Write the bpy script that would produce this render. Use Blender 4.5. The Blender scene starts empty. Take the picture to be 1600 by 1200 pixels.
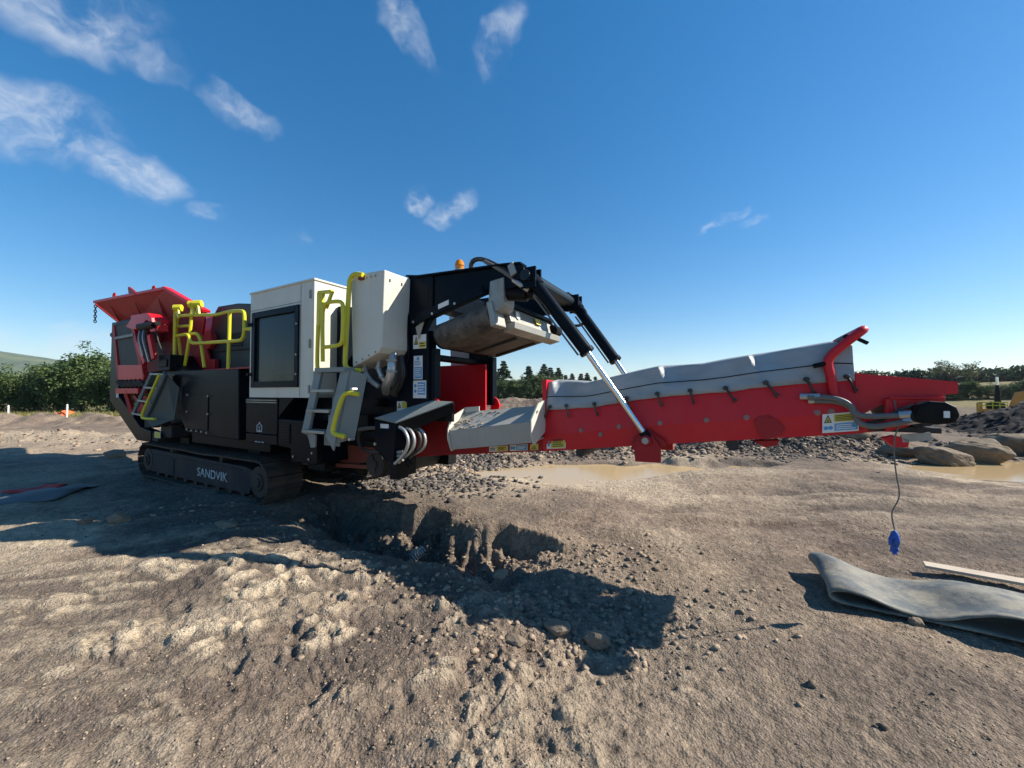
import bpy, bmesh, math, random
import numpy as np
from mathutils import Vector, Matrix

R = math.radians
random.seed(7)
rng = np.random.default_rng(11)
scene = bpy.context.scene
COL = scene.collection

# ------------------------------------------------------------------ camera
cam_data = bpy.data.cameras.new('camera')
cam = bpy.data.objects.new('camera', cam_data)
COL.objects.link(cam)
cam.location = (0, 0, 1.5)
cam.rotation_euler = (R(90) + math.atan(15 / 600), 0, 0)
cam_data.sensor_width = 36
cam_data.lens = 13.5
cam_data.clip_start = 0.05
cam_data.clip_end = 9000
scene.camera = cam

# ------------------------------------------------------------------ light
SUN_AZ = (0.9998, 0.02)          # horizontal direction towards the sun
SUN_EL = R(36)
sv = Vector((SUN_AZ[0] * math.cos(SUN_EL), SUN_AZ[1] * math.cos(SUN_EL), math.sin(SUN_EL)))
sun_data = bpy.data.lights.new('sun', 'SUN')
sun_data.energy = 5.0
sun_data.angle = R(0.5)
sun_data.color = (1.0, 0.92, 0.81)
sun = bpy.data.objects.new('sun', sun_data)
COL.objects.link(sun)
sun.rotation_euler = sv.to_track_quat('Z', 'Y').to_euler()

scene.view_settings.view_transform = 'Standard'
scene.view_settings.look = 'None'
scene.view_settings.gamma = 1
scene.view_settings.use_curve_mapping = False
scene.view_settings.exposure = 0.83
scene.cycles.max_bounces = 6
scene.cycles.diffuse_bounces = 3
scene.cycles.glossy_bounces = 3
scene.cycles.transmission_bounces = 4
scene.cycles.volume_bounces = 0

world = bpy.data.worlds.new('World')
scene.world = world
world.use_nodes = True
wt = world.node_tree
wt.nodes.clear()


def N(t, typ, **kw):
    n = t.nodes.new(typ)
    for k, v in kw.items():
        if k == 'inp':
            for i, val in v.items():
                n.inputs[i].default_value = val
        else:
            setattr(n, k, v)
    return n


def build_world():
    t = wt
    L = t.links.new
    out = N(t, 'ShaderNodeOutputWorld')
    bg = N(t, 'ShaderNodeBackground')
    bg.inputs[1].default_value = 0.117
    sky = N(t, 'ShaderNodeTexSky', sky_type='NISHITA')
    sky.sun_disc = False
    sky.sun_elevation = SUN_EL
    sky.sun_rotation = math.atan2(SUN_AZ[0], SUN_AZ[1])
    sky.altitude = 100
    sky.air_density = 1.0
    sky.dust_density = 0.12
    sky.ozone_density = 3.0
    gm = N(t, 'ShaderNodeGamma', inp={'Gamma': .80})
    L(sky.outputs[0], gm.inputs['Color'])
    hs = N(t, 'ShaderNodeHueSaturation', inp={'Saturation': 1.53, 'Value': 1.0})
    L(gm.outputs[0], hs.inputs['Color'])
    co = N(t, 'ShaderNodeTexCoord')
    nrm = N(t, 'ShaderNodeVectorMath', operation='NORMALIZE')
    L(co.outputs['Generated'], nrm.inputs[0])
    D0 = nrm.outputs[0]
    wn = N(t, 'ShaderNodeTexNoise', inp={'Scale': 11.0, 'Detail': 3.0, 'Roughness': 0.6})
    L(D0, wn.inputs['Vector'])
    wc = N(t, 'ShaderNodeVectorMath', operation='SUBTRACT', inp={1: (.5, .5, .5)})
    L(wn.outputs['Color'], wc.inputs[0])
    ws = N(t, 'ShaderNodeVectorMath', operation='SCALE', inp={'Scale': .085})
    L(wc.outputs[0], ws.inputs[0])
    wa = N(t, 'ShaderNodeVectorMath', operation='ADD')
    L(D0, wa.inputs[0]); L(ws.outputs[0], wa.inputs[1])
    D = wa.outputs[0]
    # wispy structure shared by all clouds
    mp = N(t, 'ShaderNodeMapping', inp={'Scale': (1.0, 1.0, 1.4), 'Rotation': (0.2, 0.3, 0.1)})
    L(D, mp.inputs[0])
    n1 = N(t, 'ShaderNodeTexNoise', inp={'Scale': 10.0, 'Detail': 7.0, 'Roughness': 0.62, 'Distortion': 0.25})
    L(mp.outputs[0], n1.inputs['Vector'])
    total = None
    # pixel-free list: azimuth (deg from +Y to +X), elevation, half width, half height (deg), tilt, density
    clouds = [(-50.5, 34.0, 7.5, 4.6, 14, .72), (-45.0, 33.2, 4.0, 2.6, 4, .5), (-51.0, 24.0, 7.0, 3.8, 12, .80), (-44.8, 22.6, 4.6, 2.8, 2, .88),
              (-35.8, 31.5, 4.4, 1.7, -18, .62), (-38.9, 20.6, 2.6, 1.4, 5, .55), (-29.8, 19.0, 2.6, 1.3, 20, .40),
              (-14.2, 26.2, 2.6, 2.2, 0, .95), (-9.2, 25.6, 4.2, 1.9, 35, .80), (-15.5, 43.5, 4.6, 2.2, -50, .60),
              (-1.6, 43.2, 4.6, 2.0, 55, .60), (29.5, 22.0, 3.8, 1.0, 30, 1.0), (32.8, 21.6, 2.4, .7, 15, .6),
              (53.4, 35.0, 2.6, 1.6, 40, .95), (-50, 5.0, 11.0, 2.2, 0, .6)]
    for az, el, hw, hh, tilt, den in clouds:
        a, e = R(az), R(el)
        c = Vector((math.sin(a) * math.cos(e), math.cos(a) * math.cos(e), math.sin(e)))
        right = Vector((math.cos(a), -math.sin(a), 0))
        up = right.cross(c)
        ct, st = math.cos(R(tilt)), math.sin(R(tilt))
        ax = (right * ct + up * st) / math.radians(hw)
        ay = (up * ct - right * st) / math.radians(hh)
        dx = N(t, 'ShaderNodeVectorMath', operation='DOT_PRODUCT', inp={1: ax})
        dy = N(t, 'ShaderNodeVectorMath', operation='DOT_PRODUCT', inp={1: ay})
        for q in (dx, dy):
            L(D, q.inputs[0])
        x2 = N(t, 'ShaderNodeMath', operation='MULTIPLY')
        L(dx.outputs['Value'], x2.inputs[0]); L(dx.outputs['Value'], x2.inputs[1])
        r2 = N(t, 'ShaderNodeMath', operation='MULTIPLY_ADD')
        L(dy.outputs['Value'], r2.inputs[0]); L(dy.outputs['Value'], r2.inputs[1]); L(x2.outputs[0], r2.inputs[2])
        m = N(t, 'ShaderNodeMapRange', interpolation_type='SMOOTHSTEP',
              inp={'From Min': 1.0, 'From Max': 0.0, 'To Min': 0.0, 'To Max': den})
        L(r2.outputs[0], m.inputs['Value'])
        if total is None:
            total = m.outputs[0]
        else:
            mx = N(t, 'ShaderNodeMath', operation='MAXIMUM')
            L(total, mx.inputs[0]); L(m.outputs[0], mx.inputs[1])
            total = mx.outputs[0]
    # density: soft blob times wispy noise
    nr = N(t, 'ShaderNodeMapRange', interpolation_type='SMOOTHSTEP', inp={'From Min': 0.34, 'From Max': 0.78, 'To Min': 0.02, 'To Max': 1.0})
    L(n1.outputs[0], nr.inputs['Value'])
    mr = N(t, 'ShaderNodeMath', operation='MULTIPLY', use_clamp=True)
    L(total, mr.inputs[0]); L(nr.outputs[0], mr.inputs[1])
    mix = N(t, 'ShaderNodeMix', data_type='RGBA')
    mix.inputs[7].default_value = (4.0, 4.3, 4.7, 1)
    L(mr.outputs[0], mix.inputs[0]); L(hs.outputs[0], mix.inputs[6])
    L(mix.outputs[2], bg.inputs[0])
    L(bg.outputs[0], out.inputs[0])


build_world()
world.cycles.sampling_method = 'MANUAL'
world.cycles.sample_map_resolution = 256

# ------------------------------------------------------------------ materials
MATS = {}


def newmat(name):
    m = bpy.data.materials.new(name)
    m.use_nodes = True
    t = m.node_tree
    b = t.nodes['Principled BSDF']
    MATS[name] = m
    return m, t, b


def rgba(c):
    return (c[0], c[1], c[2], 1)


def paint(name, col, rough=0.4, dust=0.35, dustcol=(.24, .2, .155), metal=0.0, bump=0.02, scale=3.0, streak=0.25, spec=.5):
    """painted / bare metal with dust film, vertical streaks and small scuffs"""
    m, t, b = newmat(name)
    L = t.links.new
    co = N(t, 'ShaderNodeTexCoord')
    n1 = N(t, 'ShaderNodeTexNoise', inp={'Scale': scale, 'Detail': 8.0, 'Roughness': .65})
    L(co.outputs['Object'], n1.inputs['Vector'])
    mp = N(t, 'ShaderNodeMapping', inp={'Scale': (14, 14, .7)})
    L(co.outputs['Object'], mp.inputs[0])
    n2 = N(t, 'ShaderNodeTexNoise', inp={'Scale': 1.5, 'Detail': 5.0, 'Roughness': .6})
    L(mp.outputs[0], n2.inputs['Vector'])
    n3 = N(t, 'ShaderNodeTexNoise', inp={'Scale': 60.0, 'Detail': 3.0})
    L(co.outputs['Object'], n3.inputs['Vector'])
    r1 = N(t, 'ShaderNodeMapRange', inp={'From Min': .42, 'From Max': .78, 'To Max': dust})
    L(n1.outputs[0], r1.inputs['Value'])
    r2 = N(t, 'ShaderNodeMapRange', inp={'From Min': .5, 'From Max': .85, 'To Max': streak})
    L(n2.outputs[0], r2.inputs['Value'])
    r3 = N(t, 'ShaderNodeMapRange', inp={'From Min': .62, 'From Max': .72, 'To Max': dust * .6})
    L(n3.outputs[0], r3.inputs['Value'])
    a1 = N(t, 'ShaderNodeMath', operation='ADD', use_clamp=True)
    L(r1.outputs[0], a1.inputs[0]); L(r2.outputs[0], a1.inputs[1])
    a2 = N(t, 'ShaderNodeMath', operation='ADD', use_clamp=True)
    L(a1.outputs[0], a2.inputs[0]); L(r3.outputs[0], a2.inputs[1])
    mix = N(t, 'ShaderNodeMix', data_type='RGBA')
    mix.inputs[6].default_value = rgba(col)
    mix.inputs[7].default_value = rgba(dustcol)
    L(a2.outputs[0], mix.inputs[0])
    L(mix.outputs[2], b.inputs['Base Color'])
    rr = N(t, 'ShaderNodeMapRange', inp={'To Min': rough, 'To Max': min(1, rough + .5)})
    L(a2.outputs[0], rr.inputs['Value'])
    L(rr.outputs[0], b.inputs['Roughness'])
    b.inputs['Metallic'].default_value = metal
    b.inputs['Specular IOR Level'].default_value = spec
    bp = N(t, 'ShaderNodeBump', inp={'Strength': .25, 'Distance': bump})
    L(n1.outputs[0], bp.inputs['Height'])
    L(bp.outputs[0], b.inputs['Normal'])
    return m


def plain(name, col, rough=.6, metal=0., emit=None):
    m, t, b = newmat(name)
    b.inputs['Base Color'].default_value = rgba(col)
    b.inputs['Roughness'].default_value = rough
    b.inputs['Metallic'].default_value = metal
    return m


paint('navy', (.0035, .0075, .013), .34, .025, (.08, .075, .07), streak=.015, spec=.07)
paint('navy_light', (.012, .022, .03), .4, .08, (.1, .095, .09), streak=.05, spec=.2)
paint('black', (.004, .0045, .0055), .5, .10, (.07, .062, .05), streak=.06, spec=.15)
paint('red', (.60, .008, .018), .4, .14, (.34, .12, .09), streak=.10, spec=.35)
paint('red_dull', (.36, .011, .016), .5, .22, (.15, .07, .05), streak=.12, spec=.3)
paint('red_rust', (.20, .035, .02), .7, .7, (.16, .09, .05), streak=.4)
paint('cream', (.58, .565, .48), .42, .16, (.33, .26, .18), streak=.26)
paint('yellow', (.62, .56, .02), .4, .18, (.4, .3, .1), streak=.05)
paint('grey_steel', (.20, .235, .225), .5, .35, streak=.3)
paint('galv', (.34, .345, .32), .42, .6, (.2, .175, .13), metal=.5, streak=.4)
paint('grey_dark', (.085, .105, .10), .55, .3, (.12, .11, .09), streak=.2, spec=.25)
paint('track_steel', (.04, .036, .032), .65, .85, (.12, .095, .072), metal=.2, spec=.3)
paint('track_frame', (.016, .02, .028), .65, .85, (.085, .07, .055), streak=.6, spec=.25)
paint('rubber', (.018, .018, .018), .6, .45, (.12, .105, .085), streak=.2)
paint('magnet_belt', (.03, .029, .028), .6, .9, (.21, .185, .15), scale=6, streak=.5)
paint('belt_dusty', (.085, .09, .082), .5, .95, (.33, .295, .22), scale=5, streak=.25)
paint('mat_rubber', (.09, .10, .10), .6, .6, (.18, .17, .15))
paint('tray', (.40, .40, .36), .5, .5, (.32, .27, .2), streak=.4)
paint('chrome', (.75, .75, .73), .18, .1, metal=1.0, streak=.05)
paint('hose', (.014, .014, .015), .45, .3)
paint('hose_grey', (.12, .125, .12), .5, .45)
paint('silver_hose', (.5, .5, .48), .35, .35, metal=.7)
paint('excavator_orange', (.62, .24, .02), .4, .25)
paint('timber', (.5, .42, .32), .8, .5, (.25, .2, .15))
plain('white', (.75, .75, .72), .5)
plain('label_yellow', (.62, .52, .06), .5)
plain('label_blue', (.08, .32, .58), .5)
plain('ink', (.02, .02, .02), .6)
paint('lettering', (.6, .62, .64), .5, .95, (.06, .06, .065), scale=14, streak=.5)
plain('orange_net', (.7, .13, .03), .7)
plain('red_plastic', (.45, .03, .02), .6)
plain('glove_blue', (.02, .10, .42), .7)
plain('bolt', (.45, .43, .4), .4, .8)
plain('bolt_dull', (.30, .19, .17), .6, .2)


def glass_mat():
    m, t, b = newmat('dark_glass')
    b.inputs['Base Color'].default_value = (.02, .03, .035, 1)
    b.inputs['Roughness'].default_value = .12
    b.inputs['Alpha'].default_value = .62
    b.inputs['Specular IOR Level'].default_value = .3
    m2, t2, b2 = newmat('amber')
    b2.inputs['Base Color'].default_value = (.85, .30, .01, 1)
    b2.inputs['Roughness'].default_value = .15
    b2.inputs['Transmission Weight'].default_value = .35


glass_mat()


def tarp_mat():
    m, t, b = newmat('tarp')
    L = t.links.new
    co = N(t, 'ShaderNodeTexCoord')
    n = N(t, 'ShaderNodeTexNoise', inp={'Scale': 4.0, 'Detail': 5.0, 'Roughness': .5})
    mp = N(t, 'ShaderNodeMapping', inp={'Scale': (1.2, 1, 2.5), 'Rotation': (0, .5, 0)})
    L(co.outputs['Object'], mp.inputs[0]); L(mp.outputs[0], n.inputs['Vector'])
    cr = N(t, 'ShaderNodeValToRGB')
    cr.color_ramp.elements[0].color = (.26, .285, .295, 1); cr.color_ramp.elements[0].position = .3
    cr.color_ramp.elements[1].color = (.36, .385, .39, 1); cr.color_ramp.elements[1].position = .8
    L(n.outputs[0], cr.inputs[0]); L(cr.outputs[0], b.inputs['Base Color'])
    b.inputs['Roughness'].default_value = .55
    bp = N(t, 'ShaderNodeBump', inp={'Strength': .35, 'Distance': .03})
    L(n.outputs[0], bp.inputs['Height']); L(bp.outputs[0], b.inputs['Normal'])


tarp_mat()


def ground_mat():
    m, t, b = newmat('dirt')
    L = t.links.new
    geo = N(t, 'ShaderNodeNewGeometry')
    P = geo.outputs['Position']

    def noise(s, d=6, r=.6, dist=0.):
        n = N(t, 'ShaderNodeTexNoise', inp={'Scale': s, 'Detail': float(d), 'Roughness': r, 'Distortion': dist})
        L(P, n.inputs['Vector'])
        return n.outputs[0]
    big, mid, fine, grit = noise(.35, 5), noise(2.2, 8, .65, .4), noise(17, 8, .7), noise(95, 4, .7)
    cr = N(t, 'ShaderNodeValToRGB')
    e = cr.color_ramp.elements
    e[0].position, e[0].color = .36, (.135, .102, .077, 1)
    e[1].position, e[1].color = .66, (.38, .29, .2, 1)
    k = e.new(.5); k.color = (.22, .168, .125, 1)
    a = N(t, 'ShaderNodeMath', operation='MULTIPLY_ADD', inp={1: .55})
    L(mid, a.inputs[0])
    h = N(t, 'ShaderNodeMath', operation='MULTIPLY', inp={1: .45})
    L(big, h.inputs[0]); L(h.outputs[0], a.inputs[2])
    L(a.outputs[0], cr.inputs[0])
    # fine grain
    g = N(t, 'ShaderNodeMapRange', inp={'From Min': .3, 'From Max': .7, 'To Min': .6, 'To Max': 1.4})
    L(fine, g.inputs['Value'])
    g2 = N(t, 'ShaderNodeMapRange', inp={'From Min': .3, 'From Max': .7, 'To Min': .6, 'To Max': 1.4})
    L(grit, g2.inputs['Value'])
    mu = N(t, 'ShaderNodeMath', operation='MULTIPLY')
    L(g.outputs[0], mu.inputs[0]); L(g2.outputs[0], mu.inputs[1])
    vm = N(t, 'ShaderNodeVectorMath', operation='SCALE')
    L(cr.outputs[0], vm.inputs[0]); L(mu.outputs[0], vm.inputs['Scale'])
    # pale chips
    v = N(t, 'ShaderNodeTexVoronoi', inp={'Scale': 38.0, 'Randomness': 1.0})
    L(P, v.inputs['Vector'])
    vr = N(t, 'ShaderNodeMapRange', inp={'From Min': .16, 'From Max': .10, 'To Max': .75})
    L(v.outputs['Distance'], vr.inputs['Value'])
    sep = N(t, 'ShaderNodeSeparateColor')
    L(v.outputs['Color'], sep.inputs[0])
    th = N(t, 'ShaderNodeMath', operation='GREATER_THAN', inp={1: .86})
    L(sep.outputs[0], th.inputs[0])
    cm = N(t, 'ShaderNodeMath', operation='MULTIPLY')
    L(vr.outputs[0], cm.inputs[0]); L(th.outputs[0], cm.inputs[1])
    mx = N(t, 'ShaderNodeMix', data_type='RGBA')
    mx.inputs[7].default_value = (.42, .36, .27, 1)
    L(cm.outputs[0], mx.inputs[0]); L(vm.outputs[0], mx.inputs[6])
    # kind attribute: 0 dirt, .5 dark spoil, 1 grass / pasture
    at = N(t, 'ShaderNodeAttribute', attribute_name='kind')
    sp = N(t, 'ShaderNodeSeparateColor')
    L(at.outputs['Color'], sp.inputs[0])
    mg = N(t, 'ShaderNodeMix', data_type='RGBA')
    gr = N(t, 'ShaderNodeValToRGB')
    gr.color_ramp.elements[0].color = (.12, .115, .045, 1); gr.color_ramp.elements[0].position = .35
    gr.color_ramp.elements[1].color = (.25, .19, .095, 1); gr.color_ramp.elements[1].position = .65
    L(mid, gr.inputs[0])
    L(sp.outputs[0], mg.inputs[0]); L(mx.outputs[2], mg.inputs[6]); L(gr.outputs[0], mg.inputs[7])
    md = N(t, 'ShaderNodeMix', data_type='RGBA')
    dk = N(t, 'ShaderNodeVectorMath', operation='SCALE', inp={0: (.05, .047, .047)})
    L(mu.outputs[0], dk.inputs['Scale'])
    L(sp.outputs[1], md.inputs[0]); L(mg.outputs[2], md.inputs[6]); L(dk.outputs[0], md.inputs[7])
    mw = N(t, 'ShaderNodeMix', data_type='RGBA')     # pale gravelly limestone dust
    pl = N(t, 'ShaderNodeVectorMath', operation='SCALE', inp={0: (.46, .375, .265)})
    L(mu.outputs[0], pl.inputs['Scale'])
    L(sp.outputs[2], mw.inputs[0]); L(md.outputs[2], mw.inputs[6]); L(pl.outputs[0], mw.inputs[7])
    L(mw.outputs[2], b.inputs['Base Color'])
    b.inputs['Roughness'].default_value = .95
    b.inputs['Specular IOR Level'].default_value = .15
    v2 = N(t, 'ShaderNodeTexVoronoi', inp={'Scale': 75.0, 'Randomness': 1.0})
    L(P, v2.inputs['Vector'])
    v3 = N(t, 'ShaderNodeTexVoronoi', inp={'Scale': 24.0, 'Randomness': 1.0})
    L(P, v3.inputs['Vector'])
    s0 = N(t, 'ShaderNodeMath', operation='MULTIPLY_ADD', inp={1: -.45})
    L(v2.outputs['Distance'], s0.inputs[0]); L(fine, s0.inputs[2])
    s00 = N(t, 'ShaderNodeMath', operation='MULTIPLY_ADD', inp={1: -.55})
    L(v3.outputs['Distance'], s00.inputs[0]); L(s0.outputs[0], s00.inputs[2])
    s1 = N(t, 'ShaderNodeMath', operation='MULTIPLY_ADD', inp={1: .5})
    L(grit, s1.inputs[0]); L(s00.outputs[0], s1.inputs[2])
    bp = N(t, 'ShaderNodeBump', inp={'Strength': .9, 'Distance': .022})
    L(s1.outputs[0], bp.inputs['Height'])
    L(bp.outputs[0], b.inputs['Normal'])


ground_mat()


def stone_mat(name, c0, c1, scale=9):
    m, t, b = newmat(name)
    L = t.links.new
    geo = N(t, 'ShaderNodeNewGeometry')
    n = N(t, 'ShaderNodeTexNoise', inp={'Scale': float(scale), 'Detail': 8.0, 'Roughness': .65})
    L(geo.outputs['Position'], n.inputs['Vector'])
    a = N(t, 'ShaderNodeMath', operation='MULTIPLY_ADD', inp={1: .7, 2: -.2})
    L(geo.outputs['Random Per Island'], a.inputs[0])
    a2 = N(t, 'ShaderNodeMath', operation='ADD')
    L(a.outputs[0], a2.inputs[0]); L(n.outputs[0], a2.inputs[1])
    cr = N(t, 'ShaderNodeValToRGB')
    cr.color_ramp.elements[0].position = .2; cr.color_ramp.elements[0].color = rgba(c0)
    cr.color_ramp.elements[1].position = .95; cr.color_ramp.elements[1].color = rgba(c1)
    L(a2.outputs[0], cr.inputs[0]); L(cr.outputs[0], b.inputs['Base Color'])
    b.inputs['Roughness'].default_value = .9
    b.inputs['Specular IOR Level'].default_value = .2
    bp = N(t, 'ShaderNodeBump', inp={'Strength': .7, 'Distance': .03})
    L(n.outputs[0], bp.inputs['Height']); L(bp.outputs[0], b.inputs['Normal'])


stone_mat('rubble', (.11, .085, .066), (.40, .31, .22), 20)
stone_mat('rubble_dark', (.04, .037, .036), (.17, .15, .13), 14)
stone_mat('stone', (.10, .08, .06), (.27, .21, .15), 25)
stone_mat('spoil', (.005, .005, .0065), (.022, .02, .021), 3)
stone_mat('boulder', (.07, .056, .043), (.30, .235, .16), 6)


def leaf_mat(name, c0, c1):
    m, t, b = newmat(name)
    L = t.links.new
    geo = N(t, 'ShaderNodeNewGeometry')
    cr = N(t, 'ShaderNodeValToRGB')
    cr.color_ramp.elements[0].color = rgba(c0); cr.color_ramp.elements[1].color = rgba(c1)
    L(geo.outputs['Random Per Island'], cr.inputs[0]); L(cr.outputs[0], b.inputs['Base Color'])
    b.inputs['Roughness'].default_value = .6
    tr = N(t, 'ShaderNodeBsdfTranslucent')
    L(cr.outputs[0], tr.inputs[0])
    mx = N(t, 'ShaderNodeMixShader', inp={0: .25})
    out = t.nodes['Material Output']
    L(b.outputs[0], mx.inputs[1]); L(tr.outputs[0], mx.inputs[2]); L(mx.outputs[0], out.inputs[0])


leaf_mat('leaf_broad', (.035, .07, .018), (.10, .15, .035))
leaf_mat('leaf_conifer', (.015, .038, .018), (.055, .09, .036))
leaf_mat('leaf_olive', (.045, .06, .02), (.10, .115, .04))
leaf_mat('grass', (.15, .15, .04), (.32, .27, .10))
plain('bark', (.07, .055, .04), .9)


def hill_mat():
    m, t, b = newmat('hill')
    L = t.links.new
    geo = N(t, 'ShaderNodeNewGeometry')
    n = N(t, 'ShaderNodeTexNoise', inp={'Scale': .011, 'Detail': 8.0, 'Roughness': .65})
    L(geo.outputs['Position'], n.inputs['Vector'])
    cr = N(t, 'ShaderNodeValToRGB')
    cr.color_ramp.elements[0].position = .38; cr.color_ramp.elements[0].color = (.045, .075, .035, 1)
    cr.color_ramp.elements[1].position = .62; cr.color_ramp.elements[1].color = (.13, .15, .06, 1)
    L(n.outputs[0], cr.inputs[0]); L(cr.outputs[0], b.inputs['Base Color'])
    b.inputs['Roughness'].default_value = 1


hill_mat()


def water_mat():
    m, t, b = newmat('muddy_water')
    L = t.links.new
    b.inputs['Base Color'].default_value = (.43, .31, .165, 1)
    b.inputs['Roughness'].default_value = .10
    b.inputs['Specular IOR Level'].default_value = .12
    geo = N(t, 'ShaderNodeNewGeometry')
    mp = N(t, 'ShaderNodeMapping', inp={'Scale': (3, 9, 1)})
    L(geo.outputs['Position'], mp.inputs[0])
    n = N(t, 'ShaderNodeTexNoise', inp={'Scale': 3.0, 'Detail': 4.0})
    L(mp.outputs[0], n.inputs['Vector'])
    bp = N(t, 'ShaderNodeBump', inp={'Strength': .12, 'Distance': .01})
    L(n.outputs[0], bp.inputs['Height']); L(bp.outputs[0], b.inputs['Normal'])


water_mat()

# ------------------------------------------------------------------ mesh builder


class MB:
    def __init__(self):
        self.v, self.f, self.m, self.mats = [], [], [], []

    def mat(self, name):
        if name not in self.mats:
            self.mats.append(name)
        self.cur = self.mats.index(name)
        return self

    cur = 0

    def add(self, vs, fs):
        o = len(self.v)
        self.v += [tuple(map(float, p)) for p in vs]
        for f in fs:
            self.f.append([i + o for i in f]); self.m.append(self.cur)
        return self

    def box(self, x0, x1, y0, y1, z0, z1):
        vs = [(x, y, z) for z in (z0, z1) for y in (y0, y1) for x in (x0, x1)]
        return self.add(vs, [(0, 2, 3, 1), (4, 5, 7, 6), (0, 1, 5, 4), (2, 6, 7, 3), (0, 4, 6, 2), (1, 3, 7, 5)])

    def bar(self, p0, p1, a, b, up=(0, 0, 1)):
        """rectangular bar from p0 to p1, section a (sideways) by b (along up)"""
        p0, p1 = Vector(p0), Vector(p1)
        d = (p1 - p0).normalized()
        s = d.cross(Vector(up))
        if s.length < 1e-4:
            s = d.cross(Vector((1, 0, 0)))
        s.normalize(); q = s.cross(d)
        vs = [p + s * (i * a / 2) + q * (j * b / 2) for p in (p0, p1) for i, j in ((-1, -1), (1, -1), (1, 1), (-1, 1))]
        return self.add(vs, [(0, 1, 2, 3), (7, 6, 5, 4), (0, 4, 5, 1), (1, 5, 6, 2), (2, 6, 7, 3), (3, 7, 4, 0)])

    def prism(self, poly, y0, y1, y0b=None, y1b=None):
        """polygon in (u,w) extruded along v"""
        n = len(poly)
        vs = [(p[0], y0, p[1]) for p in poly] + [(p[0], y1, p[1]) for p in poly]
        fs = [list(range(n)), list(range(2 * n - 1, n - 1, -1))]
        for i in range(n):
            j = (i + 1) % n
            fs.append((i, i + n, j + n, j))
        return self.add(vs, fs)

    def prismx(self, poly, x0, x1):
        """polygon in (v,w) extruded along u"""
        n = len(poly)
        vs = [(x0, p[0], p[1]) for p in poly] + [(x1, p[0], p[1]) for p in poly]
        fs = [list(range(n)), list(range(2 * n - 1, n - 1, -1))]
        for i in range(n):
            j = (i + 1) % n
            fs.append((i, i + n, j + n, j))
        return self.add(vs, fs)

    def plate(self, pts, th):
        """planar 3-D polygon given thickness along its normal"""
        pts = [Vector(p) for p in pts]
        nrm = Vector((0, 0, 0))
        for i in range(len(pts)):
            nrm += (pts[i] - pts[0]).cross(pts[(i + 1) % len(pts)] - pts[0])
        nrm.normalize()
        n = len(pts)
        vs = [p - nrm * th / 2 for p in pts] + [p + nrm * th / 2 for p in pts]
        fs = [list(range(n))[::-1], list(range(n, 2 * n))]
        for i in range(n):
            j = (i + 1) % n
            fs.append((i, j, j + n, i + n))
        return self.add(vs, fs)

    def tube(self, pts, r, seg=8, smooth=0, caps=True, r1=None):
        pts = [Vector(p) for p in pts]
        for _ in range(smooth):            # Chaikin
            q = [pts[0]]
            for a, b in zip(pts[:-1], pts[1:]):
                q += [a * .75 + b * .25, a * .25 + b * .75]
            pts = q + [pts[-1]]
        n = len(pts)
        vs, fs = [], []
        prev = None
        for i, p in enumerate(pts):
            d = (pts[min(i + 1, n - 1)] - pts[max(i - 1, 0)]).normalized()
            if prev is None:
                a = d.cross(Vector((0, 0, 1)))
                if a.length < 1e-3:
                    a = d.cross(Vector((1, 0, 0)))
            else:
                a = prev - d * prev.dot(d)
            a.normalize(); prev = a
            b = d.cross(a)
            rr = r if r1 is None else r + (r1 - r) * i / max(1, n - 1)
            for k in range(seg):
                an = 2 * math.pi * k / seg
                vs.append(p + a * (rr * math.cos(an)) + b * (rr * math.sin(an)))
        for i in range(n - 1):
            for k in range(seg):
                k2 = (k + 1) % seg
                fs.append((i * seg + k, i * seg + k2, (i + 1) * seg + k2, (i + 1) * seg + k))
        if caps:
            fs.append(list(range(seg))[::-1]); fs.append(list(range((n - 1) * seg, n * seg)))
        return self.add(vs, fs)

    def cyl(self, p0, p1, r, seg=16, r1=None):
        return self.tube([p0, p1], r, seg, r1=r1)

    def lathe(self, c, prof, seg=16):
        """profile of (radius, height) about the vertical through c"""
        vs, fs = [], []
        for r, z in prof:
            for k in range(seg):
                a = 2 * math.pi * k / seg
                vs.append((c[0] + r * math.cos(a), c[1] + r * math.sin(a), c[2] + z))
        for i in range(len(prof) - 1):
            for k in range(seg):
                k2 = (k + 1) % seg
                fs.append((i * seg + k, i * seg + k2, (i + 1) * seg + k2, (i + 1) * seg + k))
        fs.append(list(range((len(prof) - 1) * seg, len(prof) * seg)))
        fs.append(list(range(seg))[::-1])
        return self.add(vs, fs)

    def build(self, name, mat=None, parent=None, smooth=False, bevel=0.0, fix=True):
        me = bpy.data.meshes.new(name)
        me.from_pydata(self.v, [], self.f)
        names = self.mats if self.mats else [mat]
        for k in names:
            me.materials.append(MATS[k])
        if self.mats:
            me.polygons.foreach_set('material_index', self.m)
        if fix:
            bm = bmesh.new(); bm.from_mesh(me)
            bmesh.ops.recalc_face_normals(bm, faces=bm.faces)
            bm.to_mesh(me); bm.free()
        o = bpy.data.objects.new(name, me)
        COL.objects.link(o)
        if parent is not None:
            o.parent = parent
        if smooth:
            me.shade_smooth() if hasattr(me, 'shade_smooth') else None
            try:
                me.set_sharp_from_angle(angle=R(40))
            except Exception:
                pass
        if bevel:
            b = o.modifiers.new('bevel', 'BEVEL')
            b.width = bevel; b.segments = 2; b.limit_method = 'ANGLE'; b.angle_limit = R(40)
            b.harden_normals = False
        return o


def tag(o, label, cat, group=None, kind=None):
    if label: o['label'] = label
    if cat: o['category'] = cat
    if group: o['group'] = group
    if kind: o['kind'] = kind
    return o


def empty(name, loc, rz=0):
    o = bpy.data.objects.new(name, None)
    COL.objects.link(o)
    o.location = loc
    o.rotation_euler = (0, 0, rz)
    o.empty_display_size = .2
    return o


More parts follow.
